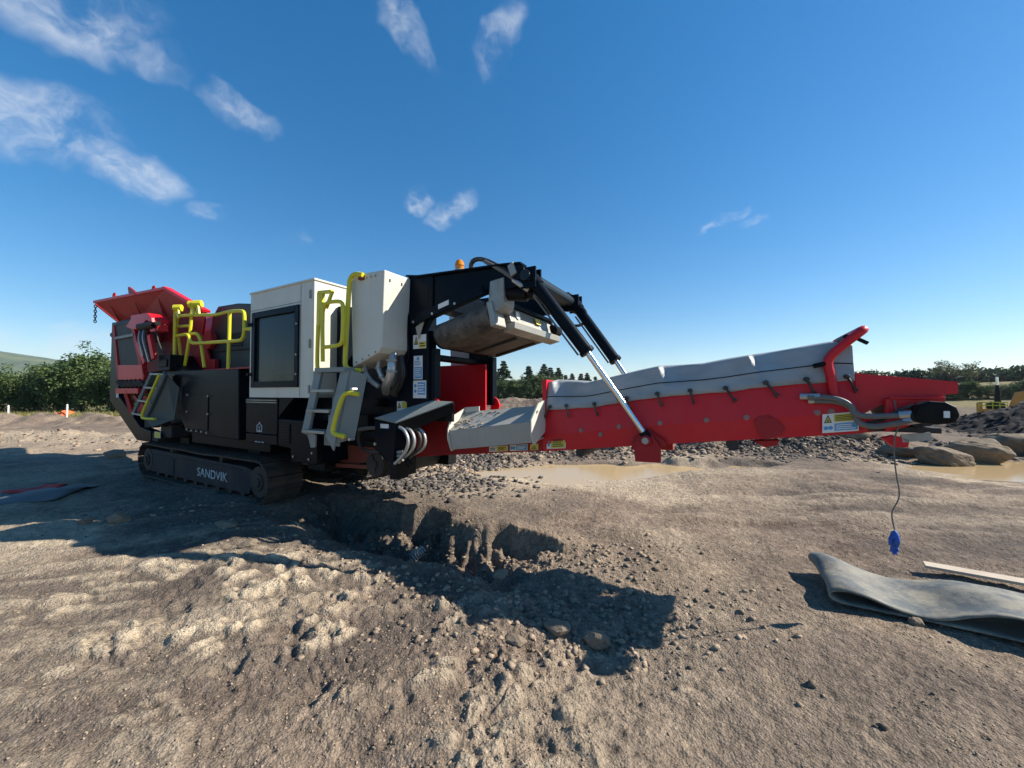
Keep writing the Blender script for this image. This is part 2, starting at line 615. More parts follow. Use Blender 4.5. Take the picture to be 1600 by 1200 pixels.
# ------------------------------------------------------------------ noise and terrain
def _hash(i, j, s):
    h = (i.astype(np.int64) * 374761393 + j.astype(np.int64) * 668265263 + s * 1442695041) & 0xFFFFFFFF
    h = ((h ^ (h >> 13)) * 1274126177) & 0xFFFFFFFF
    h = (h ^ (h >> 16)) & 0xFFFFFFFF
    return h.astype(np.float64) / 4294967295.0


def vnoise(x, y, s=0):
    xi, yi = np.floor(x), np.floor(y)
    fx, fy = x - xi, y - yi
    fx = fx * fx * fx * (fx * (fx * 6 - 15) + 10); fy = fy * fy * fy * (fy * (fy * 6 - 15) + 10)
    a = _hash(xi, yi, s); b = _hash(xi + 1, yi, s); c = _hash(xi, yi + 1, s); d = _hash(xi + 1, yi + 1, s)
    return (a + (b - a) * fx) + ((c + (d - c) * fx) - (a + (b - a) * fx)) * fy - .5


def fbm(x, y, f, octs, rough=.5, s=0):
    r = np.zeros_like(x); a = 1.
    for k in range(octs):
        ca, sa = math.cos(.6 + k), math.sin(.6 + k)
        r += a * vnoise((x * ca - y * sa) * f + 17.3 * k, (x * sa + y * ca) * f - 9.1 * k, s + k)
        f *= 2.03; a *= rough
    return r


def worley(x, y, f, s=0):
    x, y = x * f, y * f
    xi, yi = np.floor(x), np.floor(y)
    best = np.full_like(x, 9.)
    for dx in (-1, 0, 1):
        for dy in (-1, 0, 1):
            cx, cy = xi + dx, yi + dy
            px, py = cx + _hash(cx, cy, s), cy + _hash(cx, cy, s + 5)
            best = np.minimum(best, (x - px) ** 2 + (y - py) ** 2)
    return np.sqrt(best)


def sm(a, b, x):
    t = np.clip((x - a) / (b - a), 0, 1)
    return t * t * (3 - 2 * t)


def bumpg(x, y, cx, cy, rx, ry, ang=0.):
    ca, sa = math.cos(ang), math.sin(ang)
    dx, dy = x - cx, y - cy
    u, v = (dx * ca + dy * sa) / rx, (-dx * sa + dy * ca) / ry
    return np.exp(-(u * u + v * v))


WATER = -0.045


def masks(x, y):
    """pond mask, gravel bank mask, trench (t,s)"""
    wob = fbm(x, y, .9, 3, .5, 40) * .5
    p1 = ((x - 2.3) / 3.0) ** 2 + ((y - 7.65 - .03 * (x - 2) - .25 * vnoise(x * .9, x * 0 + 3., 4)) / .72) ** 2 + wob * 1.7
    p2 = ((x - 10.3) / 2.2) ** 2 + ((y - 7.75 + .06 * (x - 10)) / .75) ** 2 + wob
    pond = 1 - sm(.55, 1.25, np.minimum(p1, p2))
    return pond


def clodzone(x, y):
    return np.clip(bumpg(x, y, -1.75, 2.75, 1.6, .8, -.25) * 1.4 + bumpg(x, y, .0, 1.75, 1.0, .45) * .5
                   + bumpg(x, y, -.3, 2.4, .7, .3) * .5 + .05, 0, 1)


def height(x, y):
    x = np.asarray(x, float); y = np.asarray(y, float)
    r = np.hypot(x, y)
    near = 1 - sm(25, 60, r)
    h = fbm(x, y, .22, 3, .5, 1) * .16 * near
    h += fbm(x, y, 1.3, 3, .5, 5) * .055 * near
    h += fbm(x, y, 5, 4, .5, 9) * .017 * near
    detail = 1 - sm(8, 16, r)
    h += fbm(x, y, 26, 3, .6, 15) * .006 * detail
    # crusted clods and prints in the dried mud, front left and centre front
    cz = clodzone(x, y)
    wx, wy = x + fbm(x, y, 3, 2, .5, 60) * .22, y * 1.3 + fbm(x, y, 3, 2, .5, 63) * .22
    pl1 = np.clip((.50 - worley(wx, wy, 5.2, 3)) * 4.5, 0, 1)
    pl2 = np.clip((.52 - worley(wx + 3.3, wy - 1.7, 11.5, 6)) * 3.5, 0, 1)
    gate = sm(-.12, .10, fbm(x, y, 2.1, 2, .5, 66))
    h += cz * detail * (.032 * pl1 * gate + .012 * pl2)
    h -= cz * detail * .030 * sm(.12, .5, fbm(x, y, 5.5, 3, .55, 33))
    h += detail * .005 * np.clip((.5 - worley(x, y, 21., 14)) * 3, 0, 1) * sm(-.1, .2, fbm(x, y, 1.4, 2, .5, 36))
    # drag streaks front-left, wheel ruts on the right
    st = fbm(x * .5 + y * .9, (y - x * .35) * 4.5, 1.1, 3, .5, 70)
    h += .045 * st * np.clip(bumpg(x, y, -3.2, 2.8, 2.6, 1.5) + .15, 0, 1) * detail
    rt = fbm(x * .35, (y + .08 * x) * 3.2, 1.0, 4, .6, 80)
    h += .075 * rt * np.clip(bumpg(x, y, 6.5, 5.2, 5, 2.1, -.05) * 1.2, 0, 1)
    h -= .07 * bumpg(x, y, 3.9, 3.55, .9, .16, -.22)
    # trench beside the conveyor
    tx, ty = .887, -.462
    t = (x + 3.2) * tx + (y - 5.9) * ty
    s = -(x + 3.2) * ty + (y - 5.9) * tx
    s = s + fbm(x, y, 1.7, 2, .55, 90) * .34 + fbm(x, y, 5, 3, .6, 94) * .06
    dep = sm(.3, 1.1, t) * (1 - sm(3.2, 4.6, t)) * .36
    wl_ = .10 + .55 * np.clip(fbm(x, y, 1.5, 3, .6, 97) + .12, 0, 1)
    prof = sm(-1.15, -.5, s) * (1 - np.clip((s + wl_) / wl_, 0, 1) ** 1.3)
    prof = prof * (1 + .5 * fbm(x, y, 6, 3, .6, 98))
    h -= dep * prof
    h += .06 * bumpg(s, t * 0, .12, 0, .25, 1) * sm(.2, 1.2, t) * (1 - sm(3.2, 4.4, t))
    # rubble-filled hollow in the conveyor's shadow
    hol = bumpg(x, y, .45, 2.95, .75, .42, -.2)
    h -= .07 * hol
    h += hol * .06 * (.5 - worley(x, y, 9., 8))
    # ponds and the stony bank behind them
    pond = masks(x, y)
    h = h * (1 - .85 * pond) - .11 * pond
    bank = bumpg(x, y, 4.8, 10.4, 8.0, 1.1, .02) * .42 + bumpg(x, y, -1.2, 8.8, 1.2, .5) * .12
    bank = bank * (1 + fbm(x, y, 1.1, 4, .6, 44) * 1.1)
    h += np.maximum(bank, 0) * (1 - pond)
    h += bumpg(x, y, 5, 10.2, 9, 1.4) * .12 * (.5 - worley(x, y, 3.2, 12))
    # left: stony strip and low brown berm, then grass verge
    h += bumpg(x, y, -14.5, 12.6, 6.5, 1.3, -.12) * (.22 + .22 * fbm(x, y, 1.2, 4, .6, 51))
    h += bumpg(x, y, -22, 18.4, 9, 1.3, -.1) * (.42 + .5 * fbm(x, y, .8, 3, .6, 53))
    # mounds in the middle distance
    h += bumpg(x, y, -.6, 24, 4.2, 3.0) * 1.12 * (1 + .2 * fbm(x, y, .7, 4, .6, 55))
    h += bumpg(x, y, 3.2, 21.5, 3.4, 2.0) * .85 * (1 + .4 * fbm(x, y, 1.0, 4, .6, 57))
    h += bumpg(x, y, 15, 17.5, 5.0, 2.0, .1) * .55 * (1 + .4 * fbm(x, y, 1.0, 4, .6, 58))
    # right: dug-out where the excavator works, tan slope behind
    h -= 2.0 * np.clip(1.25 * bumpg(x, y, 38.5, 30.5, 11, 7.5), 0, 1)
    slope = sm(38, 72, y) * sm(44, 92, x) * 3.6
    h += slope * (1 + .1 * fbm(x, y, .1, 3, .5, 59))
    # left ground falls gently to the trees
    h -= sm(22, 34, y) * sm(6, -8, x) * .6
    h += fbm(x, y, .02, 3, .5, 61) * 1.2 * sm(100, 250, r)
    return h


def hz(x, y):
    return float(height(np.array([x]), np.array([y]))[0])


def hzv(pts):
    a = np.array([(p[0], p[1]) for p in pts], float)
    return height(a[:, 0], a[:, 1])


def build_ground():
    rad = [0.0]
    q = np.linspace(0, 1, 620)
    # near rings dense, then geometric growth
    rr = np.concatenate([np.linspace(.3, 1.25, 7), 1.3 * (42 / 1.3) ** q])
    far = 42 * (3200 / 42) ** np.linspace(0, 1, 60)[1:]
    rad = np.concatenate([rr, far])
    a = np.concatenate([np.radians(np.linspace(-180, -66, 60))[:-1], np.radians(np.linspace(-66, 66, 900)),
                        np.radians(np.linspace(66, 180, 60))[1:-1]])
    nr, na = len(rad), len(a)
    RR, AA = np.meshgrid(rad, a, indexing='ij')
    X, Y = RR * np.sin(AA), RR * np.cos(AA)
    Z = height(X.ravel(), Y.ravel())
    V = np.stack([X.ravel(), Y.ravel(), Z], 1)
    V = np.vstack([V, [[0, 0, float(Z[:na].mean())]]])
    i, j = np.meshgrid(np.arange(nr - 1), np.arange(na), indexing='ij')
    j2 = (j + 1) % na
    F = np.stack([i * na + j, (i + 1) * na + j, (i + 1) * na + j2, i * na + j2], -1).reshape(-1, 4)
    F = F[:, ::-1]
    me = bpy.data.meshes.new('ground')
    nf = len(F)
    c = nr * na
    tri = np.stack([np.arange(na), (np.arange(na) + 1) % na, np.full(na, c)], 1)[:, ::-1]
    me.vertices.add(len(V)); me.vertices.foreach_set('co', V.ravel())
    loops = np.concatenate([F.ravel(), tri.ravel()])
    me.loops.add(len(loops)); me.loops.foreach_set('vertex_index', loops.astype(np.int32))
    starts = np.concatenate([np.arange(nf) * 4, nf * 4 + np.arange(na) * 3]).astype(np.int32)
    me.polygons.add(nf + na); me.polygons.foreach_set('loop_start', starts)
    me.update(calc_edges=True); me.validate()
    # kind: R grass, G dark spoil, B pale gravel
    x, y = V[:, 0], V[:, 1]
    r = np.hypot(x, y)
    e = fbm(x, y, .5, 3, .5, 77)
    grass = sm(20.2, 21.5, y + e * 2 + .06 * x + 1.2) * sm(-8, -12, x) + sm(34, 44, r + e * 6) * (1 - sm(-10, 0, x) * 0)
    pale = .75 * bumpg(x, y, .6, 7.2, 3.2, .9) + .55 * bumpg(x, y, -14, 12, 7, 1.6, -.12) + .5 * bumpg(x, y, -2, 2.7, 1.4, .7) * sm(-.1, .4, e)
    pale += .5 * bumpg(x, y, -.8, 6.2, 1.4, .6, -.4)
    dark = .85 * bumpg(x, y, 6, 10.6, 8, 1.3) * sm(-.25, .25, e + .08) + .8 * bumpg(x, y, 20, 15, 6, 4) + .45 * bumpg(x, y, -16, 14, 7, .8, -.12) * sm(-.1, .3, e) \
        + .6 * bumpg(x, y, 3.2, 21.3, 3, 2.2)
    st = fbm(x * .5 + y * .9, (y - x * .35) * 4.5, 1.1, 3, .5, 70)
    rt = fbm(x * .35, (y + .08 * x) * 3.2, 1.0, 4, .6, 80)
    wx, wy = x + fbm(x, y, 3, 2, .5, 60) * .22, y * 1.3 + fbm(x, y, 3, 2, .5, 63) * .22
    crust = np.clip((.50 - worley(wx, wy, 5.2, 3)) * 4.5, 0, 1) * sm(-.12, .10, fbm(x, y, 2.1, 2, .5, 66))
    pale += .95 * clodzone(x, y) * crust + .5 * sm(.05, .35, st) * bumpg(x, y, -3.4, 3.0, 2.6, 1.6) + .45 * sm(.0, .4, rt) * bumpg(x, y, 6.5, 5.4, 5, 2.0)
    big = fbm(x, y, .45, 3, .55, 101)
    pale += .6 * sm(.0, .35, big) * (1 - sm(10, 14, r))
    dark += .5 * sm(.0, .4, -big + .25 * bumpg(x, y, 1.6, 1.8, 1.6, .9)) * (1 - sm(10, 14, r)) + .25 * sm(.15, .5, -rt) * bumpg(x, y, 6.5, 5.2, 5, 2.2)
    front = bumpg(x, y, 1.9, 2.0, 2.6, 1.3)
    pale = pale * (1 - .8 * front)
    dark = dark + .30 * front
    pm = masks(x, y)
    dark += .45 * sm(.03, .25, pm) * (1 - sm(.6, .9, pm))
    dark += .75 * sm(20, 27, x) * sm(19, 25, y) * (1 - sm(40, 47, y + e * 5)) * (.7 + .6 * e)
    grass = grass * (1 - .85 * sm(22, 27, x) * (1 - sm(38, 46, y + e * 5)))
    colr = np.stack([np.clip(grass, 0, 1), np.clip(dark, 0, 1), np.clip(pale, 0, 1), np.ones_like(x)], 1)
    at = me.attributes.new('kind', 'FLOAT_COLOR', 'POINT')
    at.data.foreach_set('color', colr.ravel())
    me.polygons.foreach_set('use_smooth', np.ones(nf + na, bool))
    me.materials.append(MATS['dirt'])
    o = bpy.data.objects.new('ground', me)
    COL.objects.link(o)
    tag(o, 'bare brown quarry dirt with dried mud and stones', 'ground', kind='structure')


build_ground()


def build_ponds():
    for nm, cx, cy, rx, ry in (('puddle', 2.1, 7.65, 3.6, 1.25), ('puddle', 10.5, 7.7, 3.0, 1.15)):
        m = MB()
        vs = [(cx + rx * math.cos(a), cy + ry * math.sin(a), WATER) for a in np.linspace(0, 2 * math.pi, 48, endpoint=False)]
        m.add(vs, [list(range(48))])
        o = m.build(nm, 'muddy_water')
        tag(o, 'shallow puddle of muddy tan water ' + ('behind the red conveyor' if cx < 5 else 'in front of the boulders'),
            'puddle', kind='structure')


build_ponds()


def build_hills():
    m = MB()
    n = 90
    az = np.radians(np.linspace(-100, 100, n))
    d = 1700.
    el = []
    for a in np.degrees(az):
        px = 800 + 600 * math.tan(math.radians(max(-84, min(84, a))))
        base = 8 + 50 * math.exp(-((a + 62) / 18.) ** 2) + 1.5 * math.sin(a * .6)
        el.append(base)
    rows = [(d - 500, 0.), (d - 330, .35), (d - 150, .8), (d, 1.0), (d + 500, .6)]
    vs = []
    for rd, k in rows:
        for i in range(n):
            hgt = el[i] * 2.55 * k + 2.5 * math.sin(i * .9 + rd) * k
            vs.append((rd * math.sin(az[i]), rd * math.cos(az[i]), hgt - 4))
    fs = [(r * n + i, r * n + i + 1, (r + 1) * n + i + 1, (r + 1) * n + i) for r in range(len(rows) - 1) for i in range(n - 1)]
    m.add(vs, fs)
    o = m.build('hills', 'hill', smooth=True)
    tag(o, 'low distant green hills on the horizon', 'hills', kind='structure')


build_hills()

# ------------------------------------------------------------------ the crusher (local axes: u along, v away from the camera, w up)
ROOT = empty('jaw_crusher', (-3.37, 5.14, 0.0), math.atan2(-0.491, 0.871))
tag(ROOT, 'large tracked mobile jaw crusher, navy and cream body with long red conveyor', 'crusher')
VC = 1.05      # centre line


def mir(v):
    return 2 * VC - v


def part(m, name, mat=None, parent=ROOT, **k):
    return m.build(name, mat, parent, **k)


def lerp(a, b, t):
    return tuple(a[i] + (b[i] - a[i]) * t for i in range(len(a)))


# ---- crawler tracks
def track(v0, v1, face, lettering):
    cu0, cu1, cw, rad = -3.80, -0.09, .30, .285
    vm = (v0 + v1) / 2
    out = v0 if face < 0 else v1
    inn = out - face * .06
    m = MB()
    m.prism([(-3.86, .50), (-.45, .47), (-.22, .43), (-.36, .10), (-3.84, .10), (-3.98, .26)], *(sorted((inn, inn - face * .34))))
    m.box(-3.6, -.55, *sorted((inn - face * .02, inn + face * .012)), .405, .43)
    m.box(-3.1, -2.72, *sorted((inn, inn + face * .015)), .13, .40)
    fr = part(m, 'crawler_track', 'track_frame', bevel=.012)
    # sprocket, idler, rollers
    for cu, nm, rr in ((cu1, 'sprocket', .215), (cu0, 'idler_wheel', .2)):
        s = MB()
        s.cyl((cu, v0 + .05, cw), (cu, v1 - .05, cw), rr, 20)
        s.cyl((cu, inn - face * .04, cw), (cu, inn + face * .03, cw), rr * .55, 8)
        s.cyl((cu, inn, cw), (cu, inn + face * .05, cw), rr * .3, 12)
        s.build(nm, 'track_steel', fr, bevel=.006)
    for k in range(9):
        u = -3.45 + k * .36
        s = MB(); s.cyl((u, v0 + .08, .10), (u, v1 - .08, .10), .06, 12); s.build('track_roller', 'track_steel', fr)
    for k in range(2):
        u = -2.9 + k * 1.7
        s = MB(); s.cyl((u, v0 + .08, .52), (u, v1 - .08, .52), .05, 12); s.build('carrier_roller', 'track_steel', fr)
    # shoes around the loop
    straight = cu1 - cu0
    per = 2 * straight + 2 * math.pi * rad
    n = 68
    sh = MB()
    p = per / n
    sh.box(-p * .47, p * .47, v0 - vm, v1 - vm, -.014, .010)
    sh.box(-p * .42, -p * .27, v0 - vm, v1 - vm, .010, .034)
    sh.box(p * .02, p * .14, v0 - vm, v1 - vm, .010, .026)
    first = None
    for k in range(n):
        s = (k + .5) * p
        if s < straight:
            pos, ang = (cu0 + s, cw + rad), 0.
        elif s < straight + math.pi * rad:
            a = (s - straight) / rad
            pos, ang = (cu1 + rad * math.sin(a), cw + rad * math.cos(a)), a
        elif s < 2 * straight + math.pi * rad:
            pos, ang = (cu1 - (s - straight - math.pi * rad), cw - rad), math.pi
        else:
            a = math.pi + (s - 2 * straight - math.pi * rad) / rad
            pos, ang = (cu0 + rad * math.sin(a), cw + rad * math.cos(a)), a
        sag = -.018 * math.sin(math.pi * min(1, s / straight)) ** 2 * abs(math.sin(s * 2.2)) if s < straight else 0
        if first is None:
            first = sh.build('track_shoe', 'track_steel', fr, bevel=.004)
            o = first
        else:
            o = first.copy(); COL.objects.link(o); o.parent = fr
        o.location = (pos[0], vm, pos[1] + sag)
        o.rotation_euler = (0, ang + random.uniform(-.03, .03), 0)
    if lettering:
        cu = bpy.data.curves.new('lettering', 'FONT')
        cu.body = 'SANDVIK'; cu.size = .185; cu.extrude = .003; cu.space_character = 1.02
        to = bpy.data.objects.new('tmp', cu); COL.objects.link(to)
        dg = bpy.context.evaluated_depsgraph_get()
        me = bpy.data.meshes.new_from_object(to.evaluated_get(dg))
        bpy.data.objects.remove(to)
        me.materials.clear(); me.materials.append(MATS['lettering'])
        xs = [q.co.x for q in me.vertices]
        sc = .93 / (max(xs) - min(xs))
        me.transform(Matrix.Rotation(R(90), 4, 'X'))
        me.transform(Matrix.Diagonal((sc, 1, 1.02, 1)))
        lo = bpy.data.objects.new('lettering', me); COL.objects.link(lo)
        lo.parent = fr
        lo.location = (-1.88, inn - .006, .205)
        lo['label'] = 'white capital lettering on the track frame'
    return fr


track(0.0, .48, -1, True)
track(mir(.48), mir(0.0), 1, False)

# ---- chassis
m = MB()
m.box(-4.5, 2.1, .56, .74, .52, .84).box(-4.5, 2.1, mir(.74), mir(.56), .52, .84)
for u in (-3.2, -.9, .6):
    m.box(u, u + .35, .3, mir(.3), .50, .72)
m.box(-2.6, -.2, .25, mir(.25), .66, .86)
m.box(-.5, 1.7, .45, mir(.45), .84, 1.46)
part(m, 'chassis', 'black', bevel=.01)
m = MB()
m.prism([(.5, .44), (1.62, .66), (1.62, .90), (.96, .80), (.5, .62)], .52, .60)
m.prism([(.5, .44), (1.62, .66), (1.62, .90), (.96, .80), (.5, .62)], mir(.60), mir(.52))
m.bar((.2, .5, .52), (1.7, .47, .60), .06, .05)
part(m, 'lower_conveyor_frame', 'red_rust', bevel=.006)

# ---- feeder end frame
for a, b in ((.10, .24), (mir(.24), mir(.10))):
    m = MB()
    m.prism([(-6.02, 3.02), (-6.04, 1.36), (-4.52, .60), (-3.85, .60), (-3.85, .80), (-4.35, .86), (-5.52, 1.46), (-5.60, 3.0)], a, b)
    part(m, 'feeder_frame', 'navy', bevel=.012)
m = MB()
m.box(-5.9, -3.0, .5, mir(.5), 1.5, 2.2)
m.box(-5.7, -5.55, .24, mir(.24), 1.5, 1.7)
m.box(-4.4, -2.6, .3, mir(.3), .86, 1.5)
part(m, 'feeder_body', 'black', bevel=.01)
m = MB()
m.box(-4.05, -3.6, .12, .5, .62, .78).box(-4.3, -4.05, .14, .3, .85, 1.02)
m.cyl((-3.7, .1, .98), (-3.2, .1, .98), .07, 10)
m.box(-3.55, -3.1, .14, .4, .72, .95)
part(m, 'axle_bracket', 'track_frame', bevel=.01)

# ---- hopper
m = MB()
A, B, C = (-6.69, 0.0, 3.52), (-3.62, 0.2, 3.46), (-2.42, 0.35, 2.93)
A2, B2, C2 = (-6.25, .44, 2.95), (-3.75, .44, 2.86), (-2.75, .44, 2.55)
for q4 in ([A, B, A2], [B, B2, A2], [B, C, C2, B2]):
    m.plate(q4, .03)
m.plate([(-6.25, .45, 2.95), (-3.75, .45, 2.86), (-2.75, .45, 2.55), (-2.4, .45, 1.95), (-6.0, .45, 1.95)], .03)
fm = lambda p: (p[0], mir(p[1]), p[2])
for q4 in ([A, B, A2], [B, B2, A2], [B, C, C2, B2], [(-6.25, .45, 2.95), (-3.75, .45, 2.86), (-2.75, .45, 2.55), (-2.4, .45, 1.95), (-6.0, .45, 1.95)]):
    m.plate([fm(q) for q in q4], .03)
m.plate([(-6.9, .05, 3.5), (-6.9, mir(.05), 3.5), (-6.27, mir(.42), 2.93), (-6.27, .42, 2.93)], .03)
m.plate([(-6.27, .42, 2.93), (-6.27, mir(.42), 2.93), (-6.0, mir(.46), 1.95), (-6.0, .46, 1.95)], .03)
hop = part(m, 'hopper', 'red_dull')
# thick rim and the sloping front flange that catches the sun
m = MB()
m.bar(lerp(A, B, -.01), B, .05, .055).bar(B, C, .13, .05)
m.bar(fm(A), fm(B), .05, .055).bar(fm(B), fm(C), .13, .05)
m.bar((-6.9, .05, 3.5), (-6.9, mir(.05), 3.5), .05, .05)
m.build('rim', 'red', hop, bevel=.006)
for u in (-6.15, -5.05, -4.1):
    m = MB()
    t = (u + 6.69) / 3.07
    top = 3.50 - .06 * t; v_ = .06 + .19 * t
    m.plate([(u, v_, top - .10), (u, .43, top - .58), (u, .43, top - .86), (u, v_ * .3 + .3, top - .60)], .03)
    m.build('gusset', 'red_dull', hop)
for u in (-5.8, -4.55):
    m = MB()
    m.box(u - .13, u + .13, .33, .42, 2.55, 2.93).cyl((u - .06, .29, 2.83), (u - .06, .34, 2.83), .03, 10).cyl((u + .07, .29, 2.83), (u + .07, .34, 2.83), .03, 10)
    m.build('hinge_bracket', 'red_dull', hop, bevel=.005)
for k, (u, w) in enumerate(((-5.75, 3.51), (-4.95, 3.50), (-4.25, 3.49))):
    m = MB()
    if k == 1:
        m.prism([(u - .18, w + .15), (u - .12, w + .16), (u + .2, w + .02), (u + .2, w - .02), (u - .12, w)], .09, .12)
    else:
        a = np.linspace(0, math.pi, 8)
        m.tube([(u + .07 * math.cos(q), .06 + .08 * k, w + .1 * math.sin(q)) for q in a], .016, 6)
    m.build('lifting_lug', 'red_dull', hop)
m = MB()
for k in range(7):
    c = Vector((-6.66, .0, 3.42 - k * .055))
    a = np.linspace(0, 2 * math.pi, 9)
    ax = Vector((1, 0, 0)) if k % 2 else Vector((0, 1, 0))
    m.tube([c + ax * (.02 * math.cos(q)) + Vector((0, 0, .036 * math.sin(q))) for q in a], .009, 5, caps=False)
m.build('chain', 'track_steel', hop)

# ---- folded side conveyor at the feeder end
m = MB()
m.plate([(-5.30, -.02, 2.86), (-4.40, -.02, 2.84), (-3.90, -.02, 2.04), (-4.95, -.02, 2.06)], .035)
m.cyl((-5.26, .06, 2.88), (-4.38, .06, 2.86), .10, 14)
sc = part(m, 'side_conveyor', 'rubber')
m = MB()
m.bar((-5.33, -.03, 2.86), (-4.97, -.03, 1.80), .06, .12).bar((-4.36, -.03, 2.86), (-3.72, -.03, 1.76), .07, .12)
m.build('side_frame', 'red_dull', sc, bevel=.005)
m = MB(); m.plate([(-4.95, -.05, 2.06), (-3.79, -.05, 2.02), (-3.70, -.05, 1.74), (-4.93, -.05, 1.77)], .04); m.build('tail_plate', 'red', sc, bevel=.004)
m = MB(); m.bar((-5.18, -.06, 2.60), (-4.22, -.06, 2.60), .03, .05); m.build('cross_bar', 'grey_steel', sc)
for k in range(6):
    m = MB(); u = -4.86 + k * .205
    m.cyl((u, -.09, 1.74), (u + .09, -.01, 1.63), .042, 10); m.build('idler_roller', 'rubber', sc)
m = MB(); m.box(-5.02, -3.9, -.08, .06, 1.50, 1.60).box(-4.55, -4.45, -.085, -.075, 1.52, 1.57); m.build('tail_beam', 'red', sc, bevel=.006)
m = MB(); m.bar((-4.72, .0, 1.5), (-4.58, .05, 1.12), .05, .08).bar((-4.5, .05, 1.46), (-4.0, .1, 1.2), .04, .05)
m.plate([(-4.7, .12, 1.46), (-4.1, .12, 1.46), (-4.15, .12, 1.1), (-4.5, .12, 1.1)], .03); m.build('support_leg', 'red_dull', sc)
m = MB()
m.prism([(-4.42, 2.76), (-4.12, 2.92), (-3.95, 2.92), (-4.0, 2.66)], -.12, .06)
m.prism([(-4.05, 2.93), (-3.30, 2.90), (-3.12, 2.80), (-3.10, 2.72), (-3.35, 2.78), (-3.6, 2.66), (-3.98, 2.66)], -.16, .08)
m.box(-3.35, -3.05, -.1, .05, 2.58, 2.70)
m.build('drive_bracket', 'red', sc, bevel=.006)
m = MB(); m.cyl((-3.75, -.10, 2.70), (-3.12, -.10, 2.70), .075, 12); m.cyl((-3.12, -.1, 2.7), (-3.02, -.1, 2.7), .04, 10); m.build('drive_motor', 'black', sc)
for p0, p1 in (((-3.88, -.1, 2.42), (-3.58, -.08, 2.04)), ((-3.36, -.1, 2.52), (-3.20, -.08, 2.10))):
    m = MB(); m.bar(p0, p1, .05, .09); m.build('lift_cylinder', 'red', sc, bevel=.006)
for k, mt in enumerate(('silver_hose', 'hose', 'silver_hose', 'hose')):
    m = MB(); u = -3.72 + k * .09
    m.tube([(u - .06, -.1, 2.66), (u - .02, -.14, 2.5), (u + .05, -.12, 2.3), (u + .1, -.08, 2.06)], .016, 6, 2); m.build('hose', mt, sc, smooth=True)
m = MB(); m.tube([(-3.12, -.1, 2.62), (-3.0, -.1, 2.4), (-2.88, -.08, 2.2)], .01, 5); m.build('cable', 'hose', sc)
m = MB(); m.box(-5.56, -5.36, .02, .09, 2.76, 2.86).cyl((-5.5, .0, 2.7), (-5.3, .0, 2.66), .06, 10); m.build('belt_tensioner', 'navy_light', sc)

# ---- steps at the feeder end
def inner(a, b, t): return tuple(a[i] + (b[i] - a[i]) * t for i in range(3))


Lt, Lb, Rt, Rb = (-3.22, -.10, 1.86), (-3.83, -.16, 1.12), (-2.68, -.10, 1.84), (-3.26, -.16, 1.09)
m = MB()
m.bar(Lt, Lb, .03, .10, (1, 0, 0)).bar(Rt, Rb, .03, .12, (1, 0, 0))
m.plate([Rt, Rb, (-3.05, -.14, .93), (-2.72, .05, 1.06), (-2.64, .08, 1.60)], .02)
st = part(m, 'access_steps', 'grey_dark', bevel=.004)
for k in range(4):
    t = .03 + .31 * k
    a, b = inner(Lt, Lb, t), inner(Rt, Rb, t)
    m = MB(); m.bar((a[0], a[1] + .05, a[2]), (b[0], b[1] + .05, b[2]), .16, .03); m.build('tread', 'galv', st, bevel=.003)
    if k < 3:
        t2 = t + .15
        a, b = inner(Lt, Lb, t2), inner(Rt, Rb, t2)
        m = MB(); m.bar((a[0], a[1] + .14, a[2]), (b[0], b[1] + .14, b[2]), .015, .2); m.build('riser', 'grey_steel', st)
m = MB(); m.tube([(-2.70, -.17, 1.81), (-3.20, -.22, 1.17), (-3.22, -.22, 1.10), (-3.14, -.22, 1.08), (-2.80, -.18, 1.08)], .022, 8, 2)
m.build('handle', 'yellow', st, smooth=True)
m = MB(); m.box(-3.27, -2.82, .0, .25, 1.90, 2.17).box(-3.2, -2.9, -.02, .0, 1.96, 2.10); part(m, 'control_box', 'black', bevel=.01)

# ---- body side panel with bolted cover
m = MB()
m.prism([(-3.28, 2.19), (-3.12, 2.19), (-2.88, 2.02), (-2.66, 1.92), (-2.45, 1.89), (-.78, 1.86), (-.74, .82), (-2.40, .86), (-2.84, 1.27), (-3.20, 1.75)], .10, .5)
pan = part(m, 'side_panel', 'navy', bevel=.012)
m = MB(); m.box(-2.33, -1.66, .088, .099, .92, 1.46); m.build('access_cover', 'navy', pan, bevel=.004)
for u, w in [(-2.35, 1.48), (-1.64, 1.46), (-2.35, 1.2), (-1.64, 1.18), (-2.34, .91), (-2.17, .90), (-2.0, .90), (-1.83, .895), (-1.66, .89)]:
    m = MB(); m.cyl((u, .07, w), (u, .1, w), .016, 8); m.build('bolt', 'bolt', pan)
m = MB(); m.box(-2.9, -.3, .12, .5, 1.865, 1.885); m.box(-2.9, -.4, .3, 1.0, 1.75, 1.9); part(m, 'platform_deck', 'red_dull')

# ---- jaw housing behind the platform
m = MB()
m.prism([(-2.85, 1.9), (-2.62, 2.88), (-2.42, 3.05), (-1.76, 3.03), (-1.0, 2.93), (-.2, 2.80), (-.2, 1.9)], .52, mir(.52))
jh = part(m, 'jaw_housing', 'navy_light', bevel=.02)
m = MB(); m.bar((-2.8, .515, 2.24), (-.25, .515, 2.22), .015, .025); m.build('seam', 'black', jh)
for k in range(7):
    m = MB(); w = 2.30 + k * .035
    m.box(-1.95, -1.55, .505, .519, w, w + .015); m.build('louvre', 'black', jh)
m = MB(); m.cyl((-2.55, .5, 2.45), (-2.55, .42, 2.45), .16, 18); m.build('flywheel_guard', 'red_dull', jh)
m = MB(); m.box(-2.7, -2.3, .44, .5, 1.9, 2.1); m.build('red_bracket', 'red_dull', jh)

# ---- yellow platform railings
def rail(paths, name='handrail', r=.026):
    m = MB()
    for p in paths:
        m.tube(p, r, 8, 2)
    return part(m, name, 'yellow', smooth=True)


